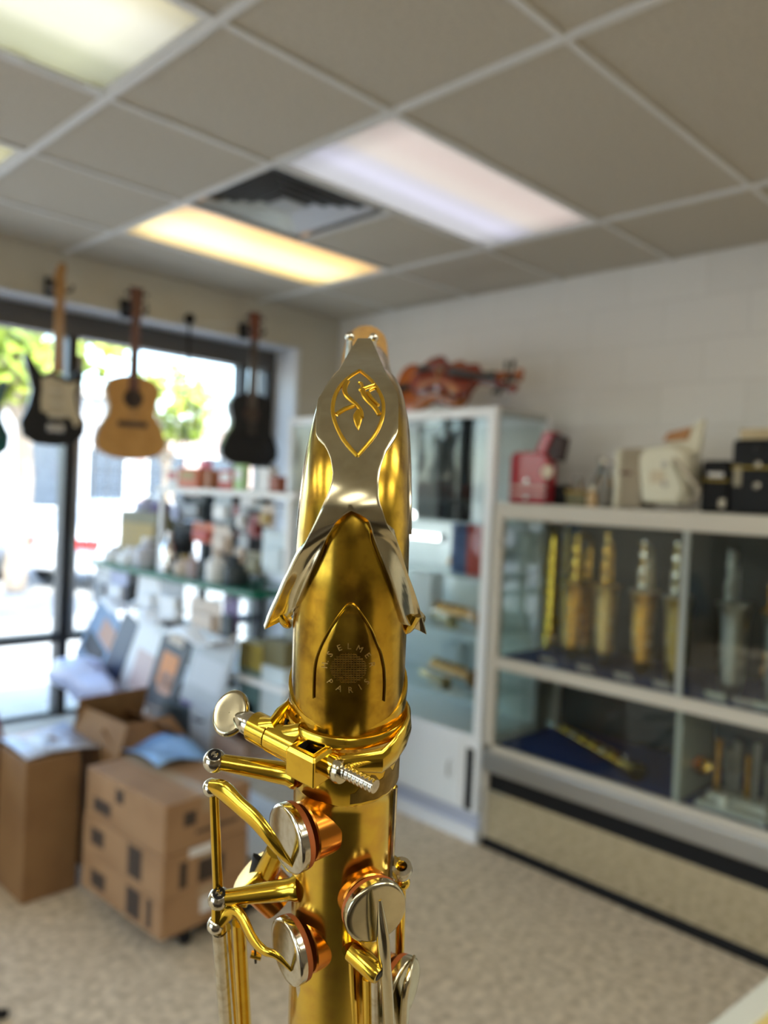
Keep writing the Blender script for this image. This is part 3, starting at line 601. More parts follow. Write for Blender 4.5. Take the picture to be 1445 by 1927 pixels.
# ================================================================== CARTONS ON THE FLOOR
def carton(label, c, d, rz, m, marks=(), group='cardboard cartons by the window', tape=True, flaps=False):
    t = root('cardboard_box', label, 'box', c, rz, group)
    x, y, z = d[0] / 2, d[1] / 2, d[2]
    if flaps:
        mb = MB().ab((-x, -y, 0), (x, y, .006)).ab((-x, -y, .006), (-x + .006, y, z)).ab((x - .006, -y, .006), (x, y, z)).ab((-x + .006, -y, .006), (x - .006, -y + .006, z)).ab((-x + .006, y - .006, .006), (x - .006, y, z))
        mb.build('box_walls', m, t, smooth=False, local=True)
        for (hx, hy, ax_, an, w_, l_) in ((0, -y, 'X', -1.1, d[0], d[1] * .45), (0, y, 'X', .3, d[0], d[1] * .45), (-x, 0, 'Y', .25, d[1], d[0] * .4), (x, 0, 'Y', -.9, d[1], d[0] * .4)):
            R = rv(an, 3, ax_); sz = (w_ * .97, .005, l_) if ax_ == 'X' else (.005, w_ * .97, l_)
            MB().box(Vector((hx, hy, z)) + R @ Vector((0, 0, l_ / 2)), sz, R).build('flap', m, t, smooth=False, local=True)
    else:
        MB().ab((-x, -y, 0), (x, y, z)).build('box_body', m, t, smooth=False, local=True, bevel=.004)
        if tape: MB().ab((-.03, -y - .001, z - .06), (.03, y + .001, z + .0015)).build('packing_tape', mat('tape', (.42, .30, .19), .25), t, smooth=False, local=True)
    for (f, u, v, w_, h_, mm) in marks:      # flat print / stickers: face, centre in fractions, size in metres
        if f == 'l': MB().ab((-x - .0015, u * y - w_ / 2, v * z - h_ / 2), (-x + .001, u * y + w_ / 2, v * z + h_ / 2)).build('printed_mark' if mm is ink else 'sticker', mm, t, smooth=False, local=True)
        else: MB().ab((u * x - w_ / 2, -y - .0015, v * z - h_ / 2), (u * x + w_ / 2, -y + .001, v * z + h_ / 2)).build('printed_mark' if mm is ink else 'sticker', mm, t, smooth=False, local=True)
    return t
bx0, by0 = 1.385, 2.36; BW, BL = .36, .54; rzb = .06
def bpos(dx, dy, z): return (bx0 + dx * math.cos(rzb) - dy * math.sin(rzb), by0 + dx * math.sin(rzb) + dy * math.cos(rzb), z)
paper = mat('white_sticker', (.72, .70, .68), .4)
# dolly under the stack
t = root('dolly', 'black dolly with caster wheels under the stacked cartons', 'dolly', bpos(BW / 2 + .04, BL / 2, 0), rzb)
MB().ab((-.16, -.25, .055), (.20, .25, .075)).build('deck', black, t, smooth=False, local=True)
for sx_ in (-.09, .15):
    for sy_ in (-.22, .2):
        MB().lathe([(.028, -.012), (.034, -.008), (.034, .008), (.028, .012)], (sx_, sy_, .034), (1, 0, 0), 18).build('caster_wheel', black, t, local=True)
        MB().ab((sx_ - .02, sy_ - .015, .04), (sx_ + .02, sy_ + .015, .056)).build('caster_fork', darkm, t, smooth=False, local=True)
MB().ab((-.02, -.285, .05), (.20, -.245, .08)).build('bumper', black, t, smooth=False, local=True)
carton('closed tan carton at the bottom of the stack, white sticker on its end', bpos(BW / 2, BL / 2, .0765), (BW, BL, .135), rzb, cardb, [('l', -.35, .5, .09, .10, ink), ('l', .55, .45, .10, .06, ink), ('n', .15, .5, .10, .055, paper), ('l', -.72, .5, .03, .10, ink)])
carton('closed tan carton second from the floor in the stack', bpos(BW / 2, BL / 2, .2125), (BW, BL, .145), rzb, cardb, [('l', -.35, .52, .09, .11, ink), ('l', .6, .55, .09, .06, ink), ('n', -.1, .92, .12, .03, paper), ('n', .1, .4, .11, .08, ink), ('n', -.55, .45, .03, .09, ink)])
carton('closed tan carton on top of the stack with two dark marks', bpos(BW / 2 + .005, BL / 2, .3585), (BW, BL * .98, .175), rzb, cardb, [('l', .1, .72, .05, .05, ink), ('n', -.45, .62, .05, .05, ink), ('l', .55, .3, .12, .05, ink), ('n', .2, .3, .18, .012, ink)])
carton('open brown carton with raised flaps behind the stack', (1.66, 3.13, 0), (.34, .40, .52), .06, cardd, flaps=True)
carton('tall plain brown carton standing left of the stack', (1.285, 3.16, 0), (.215, .26, .545), .02, cardd, tape=False)
carton('dark brown carton half out of the photo behind the tall one', (1.02, 3.45, 0), (.40, .24, .56), .0, mat('cardboard_deep', (.20, .095, .04), .75), tape=False)
# papers, blue film and black cases on top
rows = [[Vector((1.19 + .3 * u, 3.05 + .36 * v, .552 + .012 * math.sin(4 * u + 3 * v))) for u in (0, .33, .66, 1)] for v in (0, .25, .5, .75, 1)]
tag(MB().grid(rows).build('wrapping_sheet', mat('sheet_bluewhite', (.55, .62, .78), .2), solid=.003), 'bluish white plastic sheet lying on the tall brown carton', 'plastic sheet')
c0 = bpos(.26, .43, .5365)
rows = [[Vector((c0[0] - .09 + .24 * u, c0[1] - .13 + .30 * v, .539 + .018 * (1 + math.sin(5 * u + 4 * v)))) for u in (0, .2, .4, .6, .8, 1)] for v in (0, .25, .5, .75, 1)]
tag(MB().grid(rows).build('bubble_wrap', mat('film_blue', (.28, .50, .85), .25), solid=.004), 'crumpled light blue plastic film on the far end of the top carton', 'plastic film')
for k, (bx, m, lb) in enumerate([((300, 1322, 360, 1372), teal_, 'black accessory case on the floor shelf behind the blue film'), ((355, 1335, 398, 1384), gryp, 'grey-white pack among the black cases behind the film')]):
    cy_, cz_, dy, dz = span(*bx, 1.88)
    o = MB().ab((1.88, cy_ - dy / 2, .0), (1.955, cy_ + dy / 2, cz_ + dz / 2)).build('accessory_case', m, smooth=False, bevel=.01); tag(o, lb, 'case')
    MB().tube([(1.88, cy_ - .03, cz_ + dz * .1), (1.86, cy_ - .02, cz_ + dz * .12), (1.86, cy_ + .02, cz_ + dz * .12), (1.88, cy_ + .03, cz_ + dz * .1)], .005, 6).build('handle', black, o)
p = aZ(-14, 1925, 0.0)
t = root('music_stand', 'black stand foot at the bottom corner of the photo', 'stand', (p.x - .42, p.y, 0))
for a in (0, 2.1, 4.2): MB().tube([(p.x - .42, p.y, .14), (p.x - .42 + .46 * math.cos(a), p.y + .46 * math.sin(a), .012)], .014, 8).build('leg', black, t)
MB().tube([(p.x - .42, p.y, .10), (p.x - .42, p.y, .95)], .012, 10).build('pole', black, t)
MB().box((p.x - .42, p.y, 1.0), (.45, .02, .3), rv(-.3, 3, 'X')).build('desk', black, t, smooth=False)
p = aY(-10, 1350, 3.75)
t = root('red_gig_bag', 'red bag standing at the very edge of the photo beside the window', 'bag', (p.x - .09, 3.75, 0))
MB().prism([(p.x - .26, 3.70, 0), (p.x + .02, 3.70, 0), (p.x + .05, 3.70, .4), (p.x - .02, 3.70, .64), (p.x - .2, 3.70, .64), (p.x - .28, 3.70, .4)], (0, .11, 0)).build('bag_body', mat('bag_red', (.25, .02, .03), .6), t, bevel=.03)
MB().tube([(p.x - .16, 3.7, .5), (p.x - .15, 3.66, .55), (p.x - .07, 3.66, .55), (p.x - .06, 3.7, .5)], .008, 8).build('handle', black, t)

# ================================================================== DISPLAY CABINET ALONG THE RIGHT WALL
XF = 2.957; CY1 = 2.243; CY0 = -.2; XB = 3.56
brass = mat('display_brass', (.78, .46, .09), .12, 1, noise=(20, (.50, .28, .05), .4, .7)); paleb = mat('pale_brass', (.72, .56, .26), .14, 1); darkbr = mat('dark_brass', (.34, .25, .07), .28, 1); silv = mat('silver_plate', (.70, .69, .64), .2, 1); dim = mat('dim_silver', (.30, .31, .29), .35, 1)
cab = root('display_cabinet', 'long beige glass display cabinet of saxophones along the painted block wall', 'display cabinet', (XF + .3, 1.0, 0))
def cpart(a, b, name, m, par=cab, bevel=.004): return MB().ab(a, b).build(name, m, par, smooth=False, bevel=bevel)
cpart((XF, CY0, 1.53), (XB, CY1, 1.603), 'top_board', beige)
cpart((XF, CY0, .842), (XF + .03, CY1, .895), 'shelf_rail', beige); cpart((XF + .03, CY0, .862), (XB, CY1 - .03, .884), 'shelf_board', beige)
cpart((XF - .004, CY0, .455), (XF + .03, CY1, .487), 'lower_rail', beige); cpart((XF - .012, CY0, .36), (XF + .02, CY1, .455), 'metal_channel', alu, bevel=.012)
cpart((XF + .03, CY0, .45), (XB, CY1 - .03, .472), 'lower_board', beige)
cpart((XF, CY1 - .03, .05), (XB, CY1, .46), 'end_panel', beige); cpart((XF + .03, CY1 - .016, .46), (XB, CY1 - .008, 1.53), 'end_glass', clear, bevel=0); cpart((XB - .04, CY1 - .03, .46), (XB, CY1, 1.53), 'back_stile', beige); cpart((XF - .004, CY1 - .052, .36), (XF + .03, CY1 + .002, 1.535), 'corner_stile', beige)
cpart((XB - .012, CY0, .47), (XB, CY1 - .03, 1.53), 'back_panel', mat('cab_back', (.03, .034, .034), .5), bevel=0)
cpart((XF + .02, CY0, .27), (XF + .06, CY1, .36), 'recess_strip', black, bevel=0); cpart((XF + .012, CY0, .0), (XF + .05, CY1 - .002, .05), 'base_strip', black)
mir = mat('kick_mirror', (.88, .87, .76), .08, 1)
cpart((XF + .015, CY0, .05), (XF + .03, CY1 - .004, .275), 'mirror_panel', mir, bevel=0)
cpart((XF - .002, CY1 - .012, .02), (XF + .05, CY1 + .001, .275), 'mirror_trim', alu, bevel=0)
cpart((XF + .035, CY0, .885), (XB - .02, CY1 - .035, .893), 'velvet_liner', blue, bevel=0); cpart((XF + .04, CY0, .473), (XB - .02, CY1 - .035, .481), 'velvet_liner', blue, bevel=0)
ys = aX(1280, 1200, XF).y
cpart((XF + .006, ys - .012, .895), (XF + .020, ys + .012, 1.53), 'glass_joint', mat('joint_trim', (.35, .37, .35), .2), bevel=0)
cpart((XF + .03, ys - .012, .484), (XF + .34, ys + .012, .842), 'divider', mat('divider_green', (.30, .33, .29), .3), bevel=0)
for y0, y1 in ((CY0, ys - .012), (ys + .012, CY1 - .052)):
    cpart((XF + .008, y0, .895), (XF + .013, y1, 1.53), 'glass_door', clear, bevel=0); cpart((XF + .008, y0, .487), (XF + .013, y1, .842), 'glass_door', clear, bevel=0)

# display saxophone: bell section, bow, body tube with key cups and rods, short neck
def disp_sax(label, loc, rz, m, m2, hgt=.60, scale=1.0, mk=None):
    t = root('saxophone', label, 'saxophone', loc, 0, 'saxophones standing on the velvet shelf of the cabinet')
    b_ = .030
    MB().lathe([(.040, .07), (.042, .12), (.045, .19), (.047, .25), (.050, .305), (.056, .345), (.063, .362), (.065, .366), (.062, .362), (.053, .345), (.047, .305), (.044, .25), (.042, .19)], (-.055, 0, 0), n=24, cap=False).build('bell', m, t, local=True)
    MB().lathe([(.063, .361), (.069, .363), (.071, .367), (.069, .372), (.063, .370)], (-.055, 0, 0), n=24, cap=False).build('bell_rim', m2, t, local=True)
    MB().lathe([(.002, 0), (.050, 0), (.050, .002), (.002, .002)], (-.055, 0, .335), n=20).build('bell_shade_disc', mat('throat_shade', (.05, .03, .012), .5, .6), t, local=True)  # dark disc put in for the shade inside the bell
    for k in range(6): MB().lathe([(.015, 0), (.015, .004), (.009, .006)], (.044 + .001 * k, .006 * (-1) ** k, .375 + .034 * k), (-1, .3 * (-1) ** k, 0), 14).build('key_cup', m2, t, local=True)
    pts = [(-.055, 0, .075)] + [(-.055 * math.cos(a), 0, .075 - .05 * math.sin(a)) for a in [PI * k / 8 for k in range(1, 8)]] + [(.055, 0, .075)]
    MB().tube(pts, [.039 - .0018 * i for i in range(len(pts))], 18).build('bow', m, t, local=True)
    MB().tube([(.055, 0, .07), (.058, 0, .3), (.062, 0, hgt)], [.0225, .017, .012], 16).build('body_tube', m, t, local=True)
    MB().tube([(.062, 0, hgt), (.062, 0, hgt + .012)], [.0155, .0155], 16).build('neck_socket', m2, t, local=True)
    for k in range(9):
        z = .13 + k * .048; r = .019 - .001 * k; s_ = 1 if k % 3 else -1
        MB().lathe([(r, 0), (r, .004), (r * .6, .006)], (.055 - .008 * (k % 2), -s_ * (.022 - .001 * k), z), (-.35, -s_, 0), 14).build('key_cup', m2, t, local=True)
    for dx, dy, z0, z1 in ((.03, -.028, .1, hgt - .05), (.03, .028, .12, hgt - .1), (.075, -.024, .15, hgt - .04), (-.02, .02, .1, .34)):
        MB().tube([(dx, dy, z0), (dx, dy * .8, z1)], .0028, 6).build('key_rod', m2, t, local=True)
    for k in range(8): MB().sph((-.055 - .044 * math.cos(.9 - .25 * (k % 3)), .046 * math.sin(.9 - .25 * (k % 3)) * (1 if k % 2 else -1), .09 + .03 * k), .006, 10, 6).build('glint_ball', mat('glint_silver', (.9, .88, .8), .05, 1), t, local=True)  # silver balls added round the bell to give bright glints
    for z, y in ((.16, -.035), (.24, -.038), (.20, .04)):
        MB().lathe([(.021, 0), (.021, .006), (.012, .009)], (-.05, y, z), (0, -1 if y < 0 else 1, 0), 16).build('bell_key', m2, t, local=True)
    MB().tube([(-.03, 0, .26), (.04, 0, .27)], .004, 8).build('bell_brace', m2, t, local=True)
    t.rotation_euler = (0, 0, rz); t.scale = (scale,) * 3
    return t
ZS = .8935
def on_shelf(px, py, z): return aZ(px, py, z)
face = math.radians(-15)
for px, py, m, m2, hh, sc, lb in (
    (1066, 1245, brass, goldb, .56, 1.0, 'bright gold saxophone, second from the far end of the cabinet shelf'),
    (1124, 1256, paleb, brass, .58, 1.0, 'pale brass saxophone next to the bright gold one'),
    (1195, 1274, brass, silv, .56, 1.0, 'gold saxophone with silvery keys catching window light in the cabinet'),
    (1258, 1292, darkbr, silv, .57, 1.0, 'dark gold saxophone just left of the glass joint'),
    (1362, 1318, dim, dim, .55, 1.0, 'dull grey saxophone behind the second glass door'),
    (1447, 1342, dim, brass, .56, 1.0, 'grey and brass saxophone cut by the edge of the photo')):
    p = on_shelf(px, py, ZS); disp_sax(lb, (p.x + .06, p.y + .01, ZS), .55, m, m2, hh, sc)
p = on_shelf(962, 1196, ZS); disp_sax('old dark olive-gold saxophone at the far end of the cabinet shelf', (min(p.x, 3.4), min(p.y, 2.1), ZS), .9, darkbr, darkbr, .57)
# second row: bare necks and upper tubes seen behind the bells
for px, py, lb, m in ((1043, 1020, 'bright gold neck tube standing high at the back of the shelf', goldb), (1112, 1040, 'gold tenor body tube behind the first two saxophones', brass), (1225, 1060, 'tarnished gold body tube at the back beside the glass joint', darkbr)):
    p = aX(px, py, 3.40); t = root('saxophone', lb, 'saxophone', (3.40, p.y, ZS), 0, 'saxophone bodies at the back of the shelf')
    top = p.z
    MB().tube([(3.40, p.y, ZS + .0), (3.40, p.y, top - .06), (3.40, p.y, top + .02)], [.030, .018, .014], 14).build('body_tube', m, t)
    MB().tube([(3.40, p.y, top + .02), (3.39, p.y, top + .06), (3.36, p.y, top + .085), (3.32, p.y + .01, top + .09)], [.013, .012, .010, .009], 12).build('neck', m, t)
    for k in range(7): MB().lathe([(.016, 0), (.016, .004), (.008, .006)], (3.378, p.y, ZS + .1 + k * .055), (-1, -.2, 0), 12).build('key_cup', m, t)
    MB().tube([(3.385, p.y + .025, ZS + .06), (3.385, p.y + .02, top - .05)], .003, 6).build('key_rod', m, t)
tagm = mat('price_card', (.45, .40, .36), .6); tagw = mat('price_card_white', (.60, .60, .50), .6)
for px, py, m, lb in ((1030, 1248, tagm, 'small price card before the bright gold saxophone'), (1100, 1268, tagm, 'small price card before the pale brass saxophone'), (1172, 1284, tagm, 'small price card before the silver-keyed saxophone'), (1246, 1304, tagm, 'small price card before the dark gold saxophone'), (1346, 1322, tagw, 'pale price card before the dull grey saxophone'), (1398, 1330, tagm, 'dim price card behind the second glass door'), (1438, 1342, tagw, 'pale price card at the edge of the photo')):
    p = aX(px, py, XF + .06); R = rv(-.7, 3, 'Y')
    o = MB().box((XF + .06, p.y, ZS + .019), (.003, .075, .044), R).build('price_card', m, smooth=False); tag(o, lb, 'price card', 'price cards on the velvet shelf')

# lower compartment: a straight saxophone lying, mouthpiece stand, small brass horn
ZL = .4815
a_ = aZ(958, 1392, ZL + .03); b_ = aZ(1195, 1475, ZL + .03)
a_ = Vector((XF + .42, 2.12, ZL + .034)); q = aX(1200, 1470, XF + .12); b_ = Vector((XF + .12, q.y, ZL + .036))
t = root('soprano_saxophone', 'gold straight saxophone lying on blue velvet in the lower compartment', 'saxophone', (a_ + b_) / 2)
d_ = (b_ - a_).normalized()
MB().tube([a_, a_.lerp(b_, .5), a_.lerp(b_, .86), b_], [.009, .017, .026, .042], 18).build('body_tube', brass, t)
MB().tube([a_ - d_ * .08, a_], [.012, .008], 12).build('mouthpiece', silv, t)
for k in range(13):
    p = a_.lerp(b_, .08 + .062 * k); sd_ = Vector((0, 0, 1)) + d_.cross(Vector((0, 0, 1))) * (.9 if k % 2 else -.6)
    MB().lathe([(.014, .018 + .0008 * k), (.014, .023 + .0008 * k), (.007, .026 + .0008 * k)], p, sd_, 14).build('key_cup', goldb if k % 3 else silv, t)
for s_ in (-.015, .015): MB().tube([a_.lerp(b_, .1) + Vector((0, s_, .024)), a_.lerp(b_, .8) + Vector((0, s_, .034))], .003, 6).build('key_rod', goldb, t)
def horn(label, p, m, s=1.0):
    t = root('cornet', label, 'brass horn', p, .4)
    MB().lathe([(.006 * s, 0), (.007 * s, .03 * s), (.012 * s, .055 * s), (.03 * s, .07 * s), (.032 * s, .071 * s), (.028 * s, .069 * s), (.008 * s, .04 * s)], (0, 0, .11 * s), (-1, -.3, .1), 18, cap=False).build('bell', m, t, local=True)
    for k in range(3): MB().cyl((.02 * s + .02 * k * s, 0, .04 * s), (.02 * s + .02 * k * s, 0, .13 * s), .009 * s, n=12).build('valve', silv, t, local=True)
    MB().tube([(0, 0, .11 * s), (.09 * s, 0, .11 * s), (.11 * s, 0, .09 * s), (.09 * s, 0, .07 * s), (-.02 * s, 0, .07 * s)], .006 * s, 8).build('tubing', m, t, local=True)
    MB().lathe([(.03 * s, 0), (.03 * s, .01), (.008, .02), (.008, .05 * s)], (.03 * s, 0, 0), n=16).build('stand', black, t, local=True)
p = aX(1306, 1490, XF + .22); horn('small brass horn beside the divider in the lower compartment', (XF + .22, p.y, ZL), brass, 1.1)
p = aX(1385, 1540, XF + .16)
t = root('mouthpiece_stand', 'white stepped stand of silver tubes in the lower compartment', 'stand', (XF + .16, p.y, ZL))
MB().ab((XF + .06, p.y - .14, ZL), (XF + .24, p.y + .12, ZL + .02)).ab((XF + .12, p.y - .12, ZL + .02), (XF + .22, p.y + .10, ZL + .045)).build('base', mat('stand_pale', (.42, .42, .36), .5), t, smooth=False)
for k, h_ in enumerate((.20, .17, .21, .16, .22, .15)):
    yy = p.y + .08 - .036 * k; MB().lathe([(.010, 0), (.012, .03), (.009, h_ * .6), (.013, h_ * .9), (.014, h_)], (XF + .16 + .02 * (k % 2), yy, ZL + .045), n=14).build('silver_tube', dim if k % 3 else brass, t)
o = root('small_jar', 'small white jar at the front of the lower compartment', 'jar', (XF + .07, p.y + .02, ZL + .02)); MB().lathe([(.018, 0), (.02, .03), (.016, .042)], (XF + .07, p.y + .02, ZL + .0205), n=16).build('jar_body', mat('jar_pale', (.6, .6, .52), .4), o); MB().lathe([(.018, .0425), (.018, .056)], (XF + .07, p.y + .02, ZL + .0205), n=16).build('lid', silv, o)

# ================================================================== TALL WHITE GLASS CASE
TY0, TY1, TXB, TZ1 = 2.262, 3.81, 3.42, 2.045
tc_ = root('tall_glass_case', 'tall white framed glass case with glass shelves behind the saxophone neck', 'glass case', (3.2, 3.0, 0))
wf = mat('case_white', (.88, .89, .91), .35)
def tpart(a, b, name, m, bevel=.003): return MB().ab(a, b).build(name, m, tc_, smooth=False, bevel=bevel)
for x in (XF, TXB - .035):
    for y in (TY0, TY1 - .045): tpart((x, y, .50), (x + .035, y + .045, TZ1 - .045), 'post', wf)
tpart((XF, TY0, TZ1 - .045), (XF + .04, TY1, TZ1), 'front_top_rail', wf); tpart((TXB - .04, TY0, TZ1 - .045), (TXB, TY1, TZ1), 'back_top_rail', wf)
for y in (TY0, TY1 - .045): tpart((XF + .04, y, TZ1 - .03), (TXB - .04, y + .03, TZ1), 'side_top_rail', mat('case_edge', (.45, .47, .45), .4))
tpart((XF + .04, TY0 + .03, TZ1 - .02), (TXB - .04, TY1 - .045, TZ1 - .012), 'top_glass', greeng, 0)
tpart((XF, TY0, .14), (TXB, TY1, .50), 'base_cabinet', wf); tpart((XF + .0, TY0, .0), (TXB, TY1, .06), 'plinth', wf, 0); tpart((XF + .03, TY0, .06), (TXB, TY1, .14), 'toe_recess', mat('recess_shade', (.50, .52, .62), .5), 0)  # lavender grey paints the shade of the toe recess
tpart((XF - .012, TY0 + .10, .16), (XF - .001, TY0 + .78, .48), 'cabinet_door', wf); tpart((XF - .012, TY0 + .80, .16), (XF - .001, TY1 - .05, .48), 'cabinet_door', wf)
tpart((XF - .004, TY0 + .03, .15), (XF + .0, TY0 + .075, .44), 'dark_gap', darkm, 0)
for y in (TY0 + .10 + .06,): MB().tube([(XF - .012, y, .28), (XF - .03, y, .29), (XF - .03, y, .35), (XF - .012, y, .36)], .004, 8).build('door_handle', chrome, tc_)
SHZ = (.66, .97, 1.235, 1.50)
for z in SHZ: tpart((XF + .04, TY0 + .03, z - .008), (TXB - .03, TY1 - .05, z), 'glass_shelf', mat('shelf_glass_mat', (.5, .6, .6), .05) if False else greeng, 0)
tpart((XF + .012, TY0 + .045, .50), (XF + .018, TY1 - .045, TZ1 - .045), 'front_glass', clear, 0)
tpart((XF + .036, TY0 + .012, .50), (TXB - .036, TY0 + .017, TZ1 - .03), 'side_glass', clear, 0)
tpart((TXB - .03, TY0 + .045, .50), (TXB - .022, TY1 - .045, TZ1 - .045), 'back_glass', mat('case_back', (.70, .74, .74), .3), 0)
# glowing tubes put in for the bright streaks, and to brighten the case
streakm = mat('case_streak', (.9, .9, .9), .4, emit=((.93, .98, 1), 5.0))
for z, ya, yb, lb in ((1.515, 2.62, 3.35, 'upper glowing tube put in for a bright streak inside the tall glass case'), (1.405, 2.70, 3.35, 'lower glowing tube put in for a bright streak inside the tall glass case')):
    t = root('streak_tube', lb, 'glowing tube', (3.12, (ya + yb) / 2, z), 0, 'added glowing tubes in the tall glass case')
    MB().tube([(3.12, ya, z), (3.12, yb, z)], .013, 10).build('tube', streakm, t)
    for y in (ya - .012, yb + .012): MB().ab((3.10, y - .012, z - .02), (3.14, y + .012, z + .02)).build('end_cap', white, t, smooth=False)
# instruments lying on the glass shelves
wood = mat('case_wood', (.55, .30, .10), .35, .6)
def flute(label, a, b, r, m, mk, name='clarinet', cat='clarinet', n=11):
    a, b = Vector(a), Vector(b); t = root(name, label, cat, (a + b) / 2, 0, 'instruments lying on the glass shelves'); d = (b - a).normalized(); sd_ = d.cross(Vector((0, 0, 1)))
    MB().tube([a, a.lerp(b, .1), a.lerp(b, .88), b], [r * .8, r, r, r * 1.9], 14).build('tube', m, t)
    for k in range(n):
        p = a.lerp(b, .1 + .07 * k); MB().lathe([(r * .7, r * .9), (r * .7, r * 1.5), (r * .3, r * 1.8)], p, Vector((0, 0, 1)) - sd_ * (.9 if k % 2 else 0), 12).build('key_cup', mk, t)
    MB().tube([a.lerp(b, .08) - sd_ * r * 1.2 + Vector((0, 0, r)), a.lerp(b, .75) - sd_ * r * 1.2 + Vector((0, 0, r))], r * .22, 6).build('key_rod', mk, t)
    return t
def onx(px, py, x): return aX(px, py, x)
for (pa_, pb_, z, x, r, m, mk, lb) in (
    ((806, 1122), (916, 1196), SHZ[1], 3.20, .024, wood, brass, 'golden straight horn lying on the second shelf of the tall case'),
    ((800, 1160), (862, 1190), SHZ[1], 3.05, .018, paleb, silv, 'shorter silvery horn before the golden one, second shelf'),
    ((800, 1258), (900, 1330), SHZ[0], 3.22, .024, wood, brass, 'golden straight horn lying on the lowest shelf of the tall case'),
    ((780, 1275), (850, 1322), SHZ[0], 3.06, .018, paleb, silv, 'shorter silvery horn before the golden one, lowest shelf'),
    ((835, 1045), (912, 1078), SHZ[2], 3.2, .02, wood, brass, 'bronze horn lying on the third shelf of the tall case')):
    ya, yb = onx(*pa_, x).y, onx(*pb_, x).y; flute(lb, (x + .05, ya, z + r * 1.9), (x - .05, yb, z + r * 1.9), r, m, mk)
for bx, x, dx, m, lb, z in (((784, 800, 826, 936), 3.06, .10, colm('case_greybox', (.16, .16, .16)), 'grey case standing on the top shelf of the tall glass case', SHZ[3]), ((826, 780, 872, 940), 3.02, .09, black, 'black case standing on the top shelf of the tall glass case', SHZ[3]), 
    ((880, 962, 915, 1000), 3.1, .14, red, 'red case on the third shelf beside the white frame', SHZ[2]), ((850, 975, 880, 1000), 3.12, .12, colm('case_navy', (.06, .10, .25)), 'navy case beside the red one on the third shelf', SHZ[2]), ((776, 1075, 812, 1112), 3.2, .1, wht, 'white box at the back of the second shelf', SHZ[1]), ((830, 1210, 862, 1245), 3.25, .1, pale, 'pale blue box on the lowest glass shelf', SHZ[0])):
    cy_, cz_, dy, dz = span(*bx, x); h_ = max(.05, cz_ + dz / 2 - z)
    h_ = min(h_, .52 if z == SHZ[3] else .25)
    o = root('instrument_case', lb, 'case', (x + dx / 2, cy_, z), 0, 'cases and boxes in the tall glass case')
    MB().ab((x, cy_ - dy / 2, z), (x + dx, cy_ + dy / 2, z + h_ * .9)).build('case_body', m, o, smooth=False, bevel=.008)
    MB().ab((x - .002, cy_ - dy / 2 - .002, z + h_ * .9), (x + dx + .002, cy_ + dy / 2 + .002, z + h_)).build('lid', m, o, smooth=False, bevel=.004)

